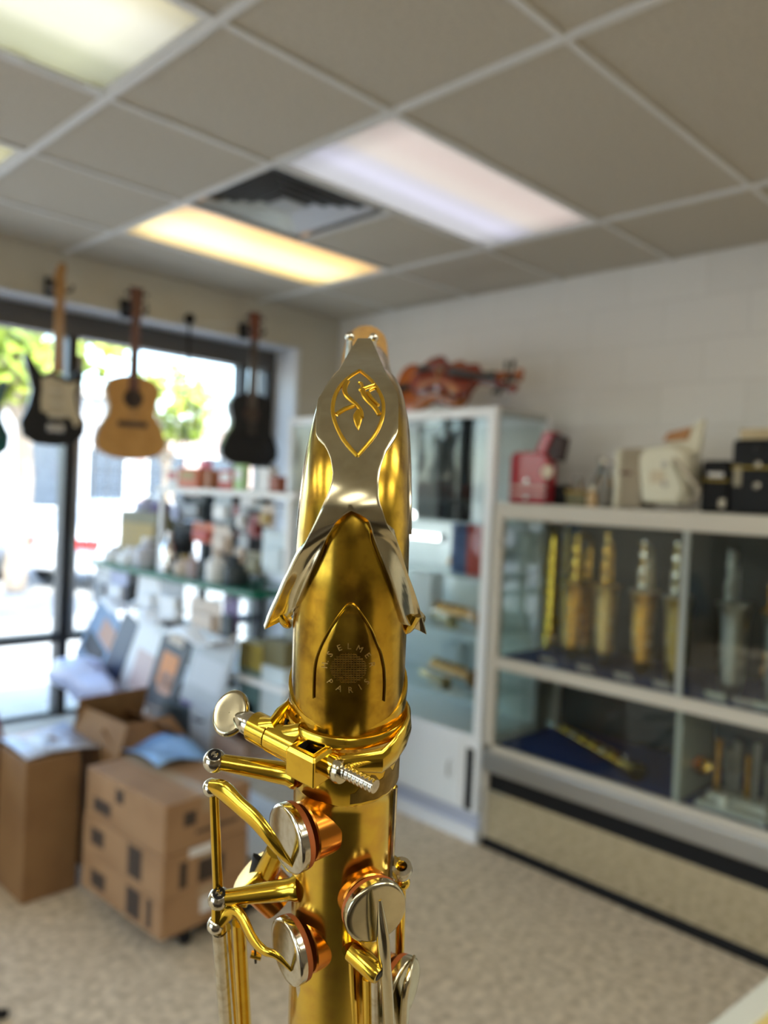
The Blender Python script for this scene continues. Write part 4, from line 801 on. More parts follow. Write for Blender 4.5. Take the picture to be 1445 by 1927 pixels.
# ================================================================== VIOLINS ON TOP OF THE TALL CASE
varn = mat('violin_varnish', (.38, .085, .012), .22, noise=(12, (.52, .16, .03), .35, .7), coat=.6); varn2 = mat('violin_red', (.22, .03, .015), .2, noise=(10, (.30, .06, .03), .4, .7), coat=.6); ebony = mat('ebony_fittings', (.015, .012, .011), .35)
def violin(label, M, vm, s=1.0):
    t = root('violin', label, 'violin', M.translation, 0, 'violins on top of the tall glass case')
    hl = [(0, 0), (.035, .002), (.065, .012), (.082, .035), (.084, .065), (.078, .095), (.062, .118), (.070, .125), (.056, .14), (.054, .16), (.057, .185), (.066, .205), (.076, .213), (.068, .222), (.092, .245), (.103, .275), (.101, .308), (.085, .335), (.055, .35), (.02, .356), (0, .356)]
    ol = [(x, z) for x, z in hl] + [(-x, z) for x, z in reversed(hl[1:-1])]      # z grows away from the neck
    def P(x, y, z): return M @ Vector((x * s, y * s, z * s))
    mb = MB(); mb.prism([P(x * .96, 0, -z * .985 - .003) for x, z in ol], P(0, .03, 0) - P(0, 0, 0)); mb.build('ribs', vm, t)
    for y0, y1, yc, nm in ((0, -.004, -.016, 'top_plate'), (.03, .034, .044, 'back_plate')):
        mb = MB(); rings = []
        for f_, yy in ((1, y0), (1, y1), (.86, y1 + (yc - y1) * .35), (.6, y1 + (yc - y1) * .75), (.25, yc), (.02, yc)):
            rings.append([P(x * f_, yy, -(.178 + (z - .178) * f_)) for x, z in ol])
        mb.grid(rings, close=True).build(nm, vm, t)
    MB().prism([P(-.012, -.02, .005), P(.012, -.02, .005), P(.012, .004, .005), P(-.012, .004, .005)], P(0, 0, .135) - P(0, 0, 0)).build('neck', vm, t, bevel=.003)
    MB().prism([P(-.012, -.026, .135), P(.012, -.026, .135), P(.021, -.034, -.135), P(-.021, -.034, -.135)], P(0, .006, 0) - P(0, 0, 0)).build('fingerboard', ebony, t)
    sc = MB().prism([P(-.011, -.018, .135), P(.011, -.018, .135), P(.008, .006, .205), P(-.008, .006, .205)], P(0, .018, 0) - P(0, 0, 0)); sc.tube([P(-.018, .012, .212), P(.018, .012, .212)], .014 * s, 12); sc.build('scroll', vm, t)
    for k in range(4):
        sg = -1 if k % 2 else 1; MB().tube([P(-.012 * sg, -.002, .148 + .014 * k), P(.03 * sg, -.002, .148 + .014 * k), P(.034 * sg, -.002, .148 + .014 * k), P(.05 * sg, -.002, .148 + .014 * k)], [.003 * s, .0035 * s, .008 * s, .007 * s], 8).build('peg', ebony, t)
    MB().prism([P(-.02, -.016, -.195), P(.02, -.016, -.195), P(.017, -.042, -.195), P(-.017, -.042, -.195)], P(0, 0, .005) - P(0, 0, 0)).build('bridge', maple, t)
    MB().prism([P(-.010, -.036, -.25), P(.010, -.036, -.25), P(.018, -.022, -.345), P(-.018, -.022, -.345)], P(0, .005, 0) - P(0, 0, 0)).build('tailpiece', ebony, t)
    mb = MB()
    for k in (-1.5, -.5, .5, 1.5): mb.tube([P(.0035 * k * 1.4, -.028, .135), P(.011 * k, -.043, -.197), P(.005 * k, -.036, -.25)], .0006, 4)
    mb.build('strings', chrome, t)['kind'] = 'stuff'
    for sg in (-1, 1): MB().tube([P(sg * .032, -.0145, -.16), P(sg * .037, -.0145, -.18), P(sg * .044, -.013, -.205), P(sg * .048, -.0125, -.225)], [.002 * s, .0015 * s, .0015 * s, .002 * s], 6).build('sound_hole', ebony, t)
    return t
def axes(o, zdir, ydir):
    z = Vector(zdir).normalized(); y = Vector(ydir); y = (y - z * y.dot(z)).normalized(); x = y.cross(z)
    M = Matrix((x, y, z)).transposed().to_4x4(); M.translation = Vector(o); return M
n0 = aX(892, 716, 3.16); n1 = aX(1000, 733, 3.12)
violin('glossy red-brown violin lying in front on top of the tall glass case', axes(n0, (n1 - n0), (.75, .12, -.55)), varn2, 1.25)
n2 = aX(900, 700, 3.30)
violin('orange-brown violin standing on edge behind the red-brown violin', axes((3.34, n2.y + .10, TZ1 + .20), (.02, -.99, .05), (1, .0, -.22)), varn, 1.5)

# ================================================================== THINGS STANDING ON THE DISPLAY CABINET
ZT = 1.6035
redc = mat('case_red', (.40, .012, .025), .3, coat=.4); creamc = mat('accordion_cream', (.72, .68, .53), .35); creamd = mat('bellows_cream', (.56, .50, .40), .5); brownp = mat('brown_panel', (.42, .19, .06), .5); stripe = mat('stripe_pale', (.62, .50, .45), .4)
def ydz(px, py, x): p = aX(px, py, x); return p.y, p.z
# red case, lid open
xr = 3.06
ya, _ = ydz(958, 900, xr); yb, _ = ydz(1028, 900, xr); zt = ydz(990, 850, xr)[1]
t = root('red_case', 'small red instrument case with silver latches and raised lid on the cabinet', 'case', (xr + .1, (ya + yb) / 2, ZT))
MB().prism([(xr, ya, ZT), (xr, yb, ZT), (xr, yb, zt - .02), (xr, yb + .05, zt), (xr, ya - .02, zt), (xr, ya, zt - .02)], (.09, 0, 0)).build('case_body', redc, t, bevel=.012)
for z in (ZT + .042, ZT + .078): MB().ab((xr - .003, yb + .002, z - .006), (xr + .001, ya - .002, z + .006)).build('pale_stripe', stripe, t, smooth=False)
for z in (ZT + .03, ZT + .105):
    MB().lathe([(.014, 0), (.014, .006), (.006, .012)], (xr, (ya + yb) / 2, z), (-1, 0, 0), 14).build('latch', chrome, t)
def rpoly(pts, x): return [(x, *ydz(px, py, x)) for px, py in pts]
MB().prism(rpoly([(1006, 850), (1022, 813), (1041, 812), (1020, 864)], xr + .01), (.07, 0, 0)).build('lid', redc, t, bevel=.006)
MB().prism(rpoly([(1042, 816), (1060, 824), (1050, 868), (1023, 864)], xr + .02), (.06, 0, 0)).build('lid_lining', mat('lining_dark', (.07, .05, .05), .8), t, bevel=.004)
yc, zc = ydz(1030, 888, 3.02)
o = root('oval_tag', 'cream oval tag leaning beside the red case', 'tag', (3.02, yc, ZT)); mb = MB().lathe([(.030, 0), (.030, .003)], (3.02, yc, zc), (-1, 0, .12), 20); mb.build('tag_card', mat('tag_cream', (.66, .56, .42), .5), o)
MB().tube([(3.022, yc, zc - .03), (3.022, yc, ZT + .002)], .004, 6).build('stem', darkm, o); MB().lathe([(.02, 0), (.018, .006)], (3.022, yc, ZT), n=14).build('foot', darkm, o)
y0, z0 = ydz(1030, 880, 3.12); y1, _ = ydz(1066, 880, 3.12)
tag(MB().prism([(3.12, y0, ZT), (3.12, y1, ZT), (3.12, y1 + .01, ZT + .08), (3.12, y0 - .01, ZT + .10)], (.14, 0, 0)).build('black_pouch', black, bevel=.015), 'low black pouch between the red case and the gold tin', 'pouch')
y0, z0 = ydz(1066, 905, 3.1); y1, _ = ydz(1102, 905, 3.1)
o = root('gold_tin', 'low gold-brown tin box behind the small tan bottle', 'tin', (3.15, (y0 + y1) / 2, ZT)); MB().ab((3.1, y1, ZT), (3.2, y0, ZT + .055)).build('tin_body', oliv, o, bevel=.005); MB().ab((3.096, y1 - .003, ZT + .055), (3.204, y0 + .003, ZT + .07)).build('lid', gld, o, bevel=.004)
yc, zc = ydz(1116, 893, 3.05)
o = root('tan_bottle', 'small bottle with a tan label standing on the cabinet', 'bottle', (3.05, yc, ZT))
MB().lathe([(.020, 0), (.022, .006), (.022, .05), (.010, .066), (.010, .072)], (3.05, yc, ZT), n=18).build('bottle_body', mat('label_tan', (.55, .38, .20), .5), o); MB().lathe([(.011, .072), (.011, .09)], (3.05, yc, ZT), n=14).build('cap', creamc, o)
for px, py, h_, r_, lb in ((1088, 872, .13, .028, 'grey cone-shaped trumpet mute left of the tan bottle'), (1142, 850, .17, .034, 'tall grey trumpet mute right of the tan bottle')):
    yc, _ = ydz(px, 900, 3.22); o = root('trumpet_mute', lb, 'mute', (3.22, yc, ZT), 0, 'trumpet mutes on the cabinet')
    gm = mat('mute_grey', (.30, .29, .27), .35, .6)
    MB().lathe([(r_ * .6, 0), (r_ * 1.5, .01), (r_ * 1.45, .03), (r_, h_ * .5), (r_ * .55, h_ * .92), (r_ * .6, h_)], (3.22, yc, ZT), n=20).build('mute_body', gm, o)
    for a in (0, 2.1, 4.2): MB().box((3.22 + r_ * .85 * math.cos(a), yc + r_ * .85 * math.sin(a), ZT + h_ * .62), (.008, .008, h_ * .3)).build('cork_strip', cork, o, smooth=False)
yc, zc = ydz(1142, 822, 3.30)
o = root('horn_stand', 'thin bright metal horn bell leaning up behind the mutes', 'horn', (3.3, yc, ZT))
MB().lathe([(.006, 0), (.008, .10), (.014, .16), (.03, .20), (.045, .215), (.043, .214), (.028, .197)], (3.30, yc + .10, ZT + .03), (-.15, -.55, .8), 18, cap=False).build('bell', silv, o); MB().ab((3.26, yc + .06, ZT), (3.34, yc + .14, ZT + .03)).build('base', darkm, o, bevel=.004)
# cream accordion
xa = 3.06
t = root('accordion', 'cream accordion with brown panel and curved strap standing on the cabinet', 'accordion', (xa + .1, ydz(1230, 900, xa)[0], ZT))
def yz(px, py): y, z = ydz(px, py, xa); return (y, max(z, ZT))
pl = [yz(1205, 946), yz(1276, 950), yz(1292, 900), yz(1288, 848), yz(1262, 836), yz(1210, 842), yz(1200, 862)]
MB().prism([(xa, y, z) for y, z in pl], (.17, 0, 0)).build('treble_body', creamc, t, bevel=.016)
ya, yb = yz(1203, 900)[0], yz(1166, 900)[0]; zb0, zb1 = ZT + .012, yz(1190, 848)[1]
mb = MB(); n_ = 7; rows = []
for i in range(n_ * 2 + 1):
    y = ya + (yb - ya) * i / (n_ * 2); q = .012 if i % 2 else 0
    rows.append([(xa + .012 - q, y, zb0 - q * .4), (xa + .012 - q, y, zb1 + q), (xa + .16 + q, y, zb1 + q), (xa + .16 + q, y, zb0 - q * .4)])
mb.grid([[Vector(p) for p in r] for r in rows], close=True).build('bellows', creamd, t, smooth=False)
yl = yz(1164, 900)[0]; MB().ab((xa + .01, yl, ZT), (xa + .15, yl + .03, zb1 + .005)).build('bass_body', creamc, t, bevel=.01)
lp = [yz(1228, 842), yz(1296, 792), yz(1312, 784), yz(1302, 850), yz(1286, 850)]
MB().prism([(xa + .06, y, z) for y, z in lp], (.035, 0, 0)).build('raised_lid', creamc, t, bevel=.008)
bp_ = [yz(1236, 829), yz(1282, 826), yz(1290, 801), yz(1246, 812)]
MB().prism([(xa + .052, y, z) for y, z in bp_], (.006, 0, 0)).build('brown_panel', brownp, t, smooth=False)
st = [yz(1270, 866), yz(1288, 885), yz(1308, 910), yz(1316, 930), yz(1306, 946), yz(1292, 948)]
MB().tube([(xa - .01, y, z + .006) for y, z in st], [(.006, .016)] * len(st), 10, flat=(0, 0, 1)).build('strap', creamd, t)
st = [yz(1266, 872), yz(1278, 900), yz(1290, 930), yz(1292, 946)]
MB().tube([(xa - .012, y, z + .006) for y, z in st], [(.005, .013)] * len(st), 10, flat=(0, 0, 1)).build('strap', creamc, t)
for py in (874, 911): y, z = yz(1251, py); MB().lathe([(.012, 0), (.012, .006), (.005, .011)], (xa, y, z), (-1, 0, 0), 14).build('stud', chrome, t)
y, z = yz(1232, 895); MB().ab((xa - .003, y - .04, z - .03), (xa + .001, y + .02, z + .02)).build('tan_badge', mat('badge_tan', (.60, .50, .34), .4), t, smooth=False)
y, z = yz(1180, 890); MB().ab((xa - .004, y - .02, z - .006), (xa + .0, y + .03, z + .006)).build('brown_clasp', mat('clasp_brown', (.16, .07, .04), .5), t, smooth=False)
# black cases at the end
def bcase(label, px0, px1, ptop, x, dx, extra=()):
    y0, y1 = ydz(px0, 900, x)[0], ydz(px1, 900, x)[0]; z1 = ydz((px0 + px1) / 2, ptop, x)[1]
    t = root('black_case', label, 'case', (x + dx / 2, (y0 + y1) / 2, ZT), 0, 'black instrument cases on the cabinet')
    zm = ZT + (z1 - ZT) * .62
    MB().ab((x, y1, ZT), (x + dx, y0, zm)).build('case_body', black, t, bevel=.012); MB().ab((x, y1, zm + .002), (x + dx, y0, z1)).build('lid', black, t, bevel=.014)
    MB().ab((x - .003, y1 + .004, zm - .004), (x + .002, y0 - .004, zm + .004)).build('metal_band', darkbr, t, smooth=False)
    return t, x, y0, y1, zm, z1
t, x, y0, y1, zm, z1 = bcase('low black case with pale stickers beside the accordion', 1318, 1372, 866, 3.12, .24)
MB().ab((x - .002, y0 - .09, zm + .012), (x + .001, y0 - .03, zm + .03)).build('sticker', paper, t, smooth=False); y, z = ydz(1360, 925, x); MB().ab((x - .003, y - .012, ZT + .02), (x + .001, y + .012, ZT + .055)).build('latch', silv, t, smooth=False)
t, x, y0, y1, zm, z1 = bcase('tall black case with round silver latches at the edge of the photo', 1374, 1500, 826, 3.10, .30)
for px, py in ((1426, 874), (1424, 914), (1424, 845)): y, z = ydz(px, py, x); MB().lathe([(.013, 0), (.013, .006), (.006, .012)], (x, y, z), (-1, 0, 0), 14).build('latch', silv if py > 860 else darkm, t)
y, z = ydz(1380, 890, x); MB().ab((x - .002, y - .03, z - .05), (x + .001, y - .002, z + .03)).build('side_label', mat('label_dim', (.30, .26, .18), .5), t, smooth=False)
yA, zA = ydz(1392, 815, 3.12)
t2_ = root('wooden_box', 'pale wooden box lying on the tall black case', 'box', (3.22, yA - .15, z1)); MB().ab((3.12, yA - .35, z1 + .001), (3.34, yA, z1 + .032)).build('box_body', mat('pale_wood', (.62, .50, .30), .5, noise=(9, (.54, .42, .24), .4, .6)), t2_, bevel=.004); MB().ab((3.118, yA - .352, z1 + .032), (3.342, yA + .002, z1 + .042)).build('lid', MATS['pale_wood'], t2_, bevel=.003)

# ================================================================== COUNTER CORNER BESIDE THE CAMERA
ct = 0.95
a_, b_ = aZ(1330, 1930, ct), aZ(1448, 1835, ct); d_ = (b_ - a_).normalized(); n_ = Vector((d_.y, -d_.x, 0))      # n_ points into the counter
if n_.dot(a_) > 0: n_ = -n_
t = root('sales_counter', 'corner of a white framed counter with a yellow strip beside the camera', 'counter', (a_.x, a_.y, 0))
e0 = a_ - d_ * .35; e1 = b_ + d_ * .75
def strip(o0, o1, z0, z1, nm, m, bv=.003):
    MB().prism([e0 + n_ * o0 + Vector((0, 0, z0 - ct)), e1 + n_ * o0 + Vector((0, 0, z0 - ct)), e1 + n_ * o1 + Vector((0, 0, z0 - ct)), e0 + n_ * o1 + Vector((0, 0, z0 - ct))], (0, 0, z1 - z0)).build(nm, m, t, smooth=False, bevel=bv)
strip(0, .035, ct - .05, ct, 'front_rail', mat('counter_white', (.66, .68, .62), .35)); strip(.035, .048, ct - .05, ct - .004, 'yellow_strip', mat('counter_yellow', (.72, .58, .22), .5), .001)
strip(.048, .42, ct - .02, ct - .008, 'top_panel', mat('counter_top', (.55, .55, .50), .3), .001); strip(.02, .40, 0, ct - .05, 'counter_body', mat('counter_body', (.5, .47, .40), .6))
c_ = b_ + n_ * .10 + d_ * .02
R = rv(math.atan2(d_.y, d_.x) + .25, 3, 'Z')
tag(MB().box(c_ + Vector((0, 0, -.0065)), (.20, .11, .002), R).build('paper_sheet', mat('paper_white', (.80, .79, .80), .6), smooth=False), 'white paper sheet lying on the counter corner', 'paper')

# ================================================================== THE SAXOPHONE IN FRONT
# heading frame: x to the camera's side, y away from the camera, z up; the body leans 15 degrees, top towards the camera
T15 = math.radians(15)
SC = Sp(654, 1322, .205); X0 = SC.x
EX = Vector((1, 0, 0)); EZ = Vector((0, -math.sin(T15), math.cos(T15))); EY = Vector((0, math.cos(T15), math.sin(T15)))
def L(x, y, s): return wd(SC + EX * x + EY * y + EZ * s)                 # body frame -> world
def dirL(x, y, s): return RT * (EX * x + EY * y + EZ * s).x + FH * (EX * x + EY * y + EZ * s).y + Vector((0, 0, (EX * x + EY * y + EZ * s).z))
def P(px, py, y): return wd(Sp(px, py, y))
def Lof(px, py, y):
    d_ = Sp(px, py, y) - SC; return (d_.dot(EX), d_.dot(EY), d_.dot(EZ))
def Sq(px, py, s):
    q = hd(px, py); return q * ((SC.dot(EZ) + s) / q.dot(EZ))
sax = root('saxophone', 'gold lacquered saxophone neck and upper body in sharp focus in front', 'saxophone', wd(SC + EZ * -.3))

# ---- neck tube
NP = [(.0, -.058), (-.0035, -.046), (-.0080, -.030), (-.0108, -.015), (-.0095, -.002), (-.0040, .0095), (.0060, .0190), (.0190, .0250), (.035, .0288), (.055, .0328), (.08, .0405), (.105, .0478), (.130, .0548)]
NR = [.0143, .0143, .0141, .01375, .0133, .0128, .0122, .0114, .0105, .0100, .0096, .0092, .0089]
def catmull(P_, n):
    out = []
    for i in range(len(P_) - 1):
        p0, p1, p2, p3 = P_[max(i - 1, 0)], P_[i], P_[i + 1], P_[min(i + 2, len(P_) - 1)]
        for k in range(n):
            t = k / n
            out.append(tuple(.5 * (2 * p1[j] + (p2[j] - p0[j]) * t + (2 * p0[j] - 5 * p1[j] + 4 * p2[j] - p3[j]) * t * t + (3 * p1[j] - p0[j] - 3 * p2[j] + p3[j]) * t ** 3) for j in range(len(p1))))
    out.append(tuple(P_[-1])); return out
NC = catmull([(a[0], a[1], r) for a, r in zip(NP, NR)], 5)
def neck_ring(i, r=None, m=48):
    y, z, rr = NC[i]; r = rr if r is None else r; a, b = NC[max(i - 1, 0)], NC[min(i + 1, len(NC) - 1)]
    ty, tz = b[0] - a[0], b[1] - a[1]; l = math.hypot(ty, tz); ny, nz = -tz / l, ty / l
    xo = -.0035 * max(0, (y - .02)) / .13
    return [wd((X0 + xo + r * math.sin(2 * PI * k / m), .205 + y + r * math.cos(2 * PI * k / m) * ny, SC.z + .0544 + z + r * math.cos(2 * PI * k / m) * nz)) for k in range(m)]
rings = [neck_ring(i) for i in range(len(NC))]
neck = MB().grid(rings, close=True)
neck_o = neck.build('neck', goldn, sax)
BVH = BVHTree.FromPolygons(neck.v, neck.f)
def on_neck(px, py, off=.0003):
    d_ = ray(px, py).normalized(); h = BVH.ray_cast(CAM, d_)
    if h[0] is None: return None
    n_ = h[1] if h[1].dot(d_) < 0 else -h[1]
    return h[0] + n_ * off
# cork sleeve at the neck's far end
y, z, r = NC[-1]; ty, tz = NC[-1][0] - NC[-2][0], NC[-1][1] - NC[-2][1]; l = math.hypot(ty, tz)
ca = wd((X0 - .0030, .205 + y - .012 * ty / l, SC.z + .0544 + z - .012 * tz / l)); cdir = RT * -.03 + FH * (ty / l) + Vector((0, 0, tz / l + .10))
MB().lathe([(.0090, 0), (.0096, .001), (.0094, .040), (.0088, .042), (.0075, .042), (.0072, .02)], ca, cdir, 32).build('cork_sleeve', cork, sax)
# silver strips up both flanks, imitating reflections along the neck's edges
for sg in (-1, 1):
    pts = []; rr = []
    for i in range(17, 38):
        ring = neck_ring(i, NC[i][2] + .0002, 48); k = (12 + 1) if sg > 0 else (36 - 1)
        pts.append(ring[k]); rr.append((.0011, .0006))
    MB().tube(pts, rr, 8, flat=tuple(FH)).build('edge_reflection_strip', silver, neck_o)

# ---- leaf-shaped raised badge with ring lettering and globe on the neck's back
Zm = 3.6125
def z2(x, y): return (460 + x / Zm, 950 + y / Zm)
bl = [(725, 672), (690, 692), (640, 755), (585, 840), (530, 940), (495, 1030), (480, 1110), (475, 1200), (473, 1310)]
br_ = [(725, 672), (765, 700), (815, 770), (862, 850), (893, 930), (925, 1010), (945, 1110), (950, 1220), (945, 1330)]
rows = []
for i in range(len(bl)):
    a_, b_ = bl[i], br_[i]; row = []
    for k in range(13):
        u = k / 12; e = on_neck(*z2(a_[0] + (b_[0] - a_[0]) * u, a_[1] + (b_[1] - a_[1]) * u), .00045 if 0 < k < 12 and i > 0 else .00005); row.append(e)
    rows.append(row)
if all(p is not None for r_ in rows for p in r_):
    MB().grid(rows).build('oval_badge', goldn, neck_o)
    pts = [on_neck(*z2(*q), .0003) for q in catmull(list(reversed(bl[1:])) + [bl[0]] + br_[1:], 3)]
    MB().tube(pts, .00026, 6).build('badge_rim', gold, neck_o)
eng = mat('engraved_line', (.62, .43, .15), .45, 1)
gx_, gy_, gr = 655.5, 1256.0, 33.0
mb = MB()
for k in range(-6, 7):
    u = k / 6.6; h_ = math.sqrt(max(0, 1 - u * u))
    for vert in (0, 1):
        seg = [(gx_ + gr * u, gy_ + gr * .86 * h_ * v) if vert else (gx_ + gr * h_ * v, gy_ + gr * .86 * u) for v in (-1, -.6, -.2, .2, .6, 1)]
        pts = [on_neck(*q, .00048) for q in seg]
        if all(p is not None for p in pts): mb.tube(pts, .00010, 4)
mb.build('engraved_globe', mat('engraved_dark', (.30, .19, .05), .35, 1), neck_o)['kind'] = 'stuff'
# ring lettering, each letter laid on the curved metal
def text_mesh(ch):
    cu = bpy.data.curves.new('letter', 'FONT'); cu.body = ch; cu.size = 1.0; cu.align_x = 'CENTER'; cu.align_y = 'CENTER'; cu.resolution_u = 2
    o = bpy.data.objects.new('letter', cu); C.objects.link(o); dg = bpy.context.evaluated_depsgraph_get(); me = bpy.data.meshes.new_from_object(o.evaluated_get(dg))
    vs = [v.co.copy() for v in me.vertices]; fs = [tuple(p.vertices) for p in me.polygons]; bpy.data.objects.remove(o); bpy.data.curves.remove(cu); bpy.data.meshes.remove(me); return vs, fs
for ch, an, flip in (('H', 172, 0), ('.', 160, 0), ('S', 140, 0), ('E', 112, 0), ('L', 88, 0), ('M', 62, 0), ('E', 36, 0), ('R', 10, 0), ('P', 218, 0), ('A', 247, 0), ('R', 275, 0), ('I', 300, 0), ('S', 322, 0)):
    a_ = math.radians(an); cxp, cyp = gx_ + 43 * math.cos(a_), gy_ - 41 * math.sin(a_)
    # letters read around the ring; the lower word is read from below
    low = an > 200; rot = (a_ - PI / 2) if not low else (a_ + PI / 2)
    vs, fs = text_mesh(ch); S_ = 16.0; ok = []; 
    for v in vs:
        x, y = v.x * S_, v.y * S_; xx = x * math.cos(rot) - y * math.sin(rot); yy = x * math.sin(rot) + y * math.cos(rot)
        ok.append(on_neck(cxp + xx, cyp - yy, .00052))
    if all(p is not None for p in ok) and fs: MB().add(ok, fs).build('engraved_letter', eng, neck_o, smooth=False)

# ---- octave key: emblem plate, waist and two arms round the neck
def lerp_tab(tab, x):
    if x <= tab[0][0]: return tab[0][1]
    for (x0, a), (x1, b) in zip(tab[:-1], tab[1:]):
        if x <= x1: return a + (b - a) * (x - x0) / (x1 - x0)
    return tab[-1][1]
DT = [(636, .2360), (660, .2260), (685, .2165), (710, .2080), (730, .2025), (760, .1960), (780, .1925), (810, .1878), (840, .1840), (870, .1810), (900, .1790), (930, .1778), (961, .1772), (985, .1772)]
def cmid(py): return 686.5 - (py - 636) * .066
def neck_depth(px, py):
    d_ = ray(px, py).normalized(); h = BVH.ray_cast(CAM, d_); return (h[0] - CAM).dot(FH) if h[0] is not None else 9.0
DTc = [(py, min(lerp_tab(DT, py), min(neck_depth(cmid(py) + o, py) for o in (-25, 0, 25)) - .0030)) for py in range(612, 1010, 6)]
DTs = [(py, min(lerp_tab(DTc, py), sum(lerp_tab(DTc, py + o) for o in (-18, -12, -6, 0, 6, 12, 18)) / 7)) for py in range(630, 992, 6)]
LT = [(636, 673), (640, 671), (664, 655), (696, 637), (715, 620), (735, 608), (750, 598), (770, 594.5), (815, 594), (820, 595), (835, 609), (848, 616), (863, 622), (888, 626), (907, 623.5), (932, 615), (961, 602)]
RTb = [(636, 698), (640, 700), (664, 711), (702, 727), (730, 743), (742, 749), (770, 750), (812, 749), (822, 745), (832, 739), (850, 726), (877, 717), (904, 713), (938, 713), (950, 716), (961, 720)]
def cmid(py): return 686.5 - (py - 636) * .066
def plate_pt(px, py):
    d_ = lerp_tab(DTs, py); dx = (px - cmid(py)) * d_ / F
    return P(px, py, d_ + 14 * dx * dx)
rows = []; NCOL = 16
prow = [636, 642, 652, 664, 680, 696, 712, 726, 738, 750, 764, 778, 792, 806, 815, 821, 828, 836, 848, 862, 876, 890, 905, 920, 935, 948, 961]
for py in prow:
    l_, r_ = lerp_tab(LT, py), lerp_tab(RTb, py); rows.append([plate_pt(l_ + (r_ - l_) * k / NCOL, py) for k in range(NCOL + 1)])
plate = MB().grid(rows)
apex = 961
LO = [(602, 961), (586, 996), (570, 1030), (555, 1058), (540, 1092), (526, 1122), (510, 1158), (497, 1186)]
LI = [(661, 961), (636, 978), (621, 1003), (609, 1024), (592, 1060), (576, 1094), (560, 1130), (549, 1160)]
RO = [(720, 961), (728.5, 987), (738, 1003), (746, 1016), (757, 1045), (767, 1077), (784, 1125), (803, 1195)]
RI = [(661, 961), (690, 976), (698, 994), (704, 1012), (716, 1042), (726, 1066), (745, 1116), (762, 1172)]
def arm_rows(O, I, sg):
    out = []; O2 = catmull(O, 3); I2 = catmull(I, 3); n_ = len(O2)
    for i, (o, q) in enumerate(zip(O2, I2)):
        t = i / (n_ - 1); dd = .1772 + .0215 * t ** 2.3; row = []
        for k in range(9):
            u = k / 8; px, py = o[0] + (q[0] - o[0]) * u, o[1] + (q[1] - o[1]) * u
            d0 = lerp_tab(DTs, min(py, 985))
            dx = (px - cmid(min(py, 1100))) * d0 / F
            base = d0 + 14 * dx * dx
            m_ = min(1, i / 5); dep = base * (1 - m_) + (dd + (1 - u) * .0012) * m_
            row.append([px, py, min(dep, neck_depth(px, py) - .0024)])
        out.append(row)
    for _ in range(4):      # even out the clearance so that the band stays fair
        D = [[c[2] for c in r_] for r_ in out]
        for i in range(6, n_):
            for k in range(9):
                nb = [D[a][b] for a in range(i - 1, min(i + 2, n_)) for b in range(max(k - 1, 0), min(k + 2, 9))]
                out[i][k][2] = min(D[i][k], sum(nb) / len(nb))
    return [[P(*c) for c in r_] for r_ in out]
la = arm_rows(LO, LI, -1); ra = arm_rows(RO, RI, 1)
for r_ in ra: r_.reverse()
# join plate to arms: the first arm rows reuse the plate's last row
b0 = len(plate.v) - (NCOL + 1)
def add_arm(rows_, off):
    base = len(plate.v); n_ = len(rows_[0])
    for r_ in rows_[1:]: plate.v += r_
    for i in range(len(rows_) - 1):
        for k in range(n_ - 1):
            a = b0 + off + k if i == 0 else base + (i - 1) * n_ + k
            b = a + 1; c = base + i * n_ + k; plate.f.append((a, b, c + 1, c)); plate.m.append(0)
add_arm(la, 0); add_arm(ra, 8)
okey = plate.build('octave_key', nickel, sax, ang=50)
def recalc_toward(o, p):      # make the sheet's normals face the camera side before thickening
    me = o.data; c = sum((f.normal for f in me.polygons), Vector()); M = ROOTM[o.name]; q = M.inverted() @ p
    if c.dot(q - me.vertices[0].co) < 0: me.flip_normals()
recalc_toward(okey, CAM)
md = okey.modifiers.new('solid', 'SOLIDIFY'); md.thickness = .0017; md.offset = -1
md = okey.modifiers.new('bev', 'BEVEL'); md.width = .00045; md.segments = 2; md.limit_method = 'ANGLE'; md.angle_limit = math.radians(50)
# arm ends turn round the far side of the neck as one open ring
def P3(x, y, z): return wd((X0 + x, .205 + y, z))
lt, rt_ = la[-1], ra[-1]
for sg, row in ((-1, la[-1]), (1, ra[-1])):
    m0 = sum(row, Vector()) / len(row); e = (row[0] - row[-1]).normalized(); hw = (row[0] - row[-1]).length / 2
    q = m0 - CAM; hx, hy, hz = q.dot(RT), q.dot(FH), q.z
    pts = [m0 + FH * .0004 + Vector((0, 0, .0035)), m0 + FH * .0016 + RT * (-sg * .0014) + Vector((0, 0, .0004)), wd((hx - sg * .0016, hy + .008, hz - .0006)), wd((X0 + sg * .0185, .205 + .012, hz - .001)), wd((X0 + sg * .013, .205 + .0185, hz + .001)), wd((X0, .205 + .0215, hz + .002))]
    MB().tube(catmull([tuple(p) for p in pts], 4), [(.0013, hw * (.62 - .30 * min(1, i / 10))) for i in range(21)], 12, flat=tuple(Vector((0, 0, 1)))).build('key_ring', gold, okey)
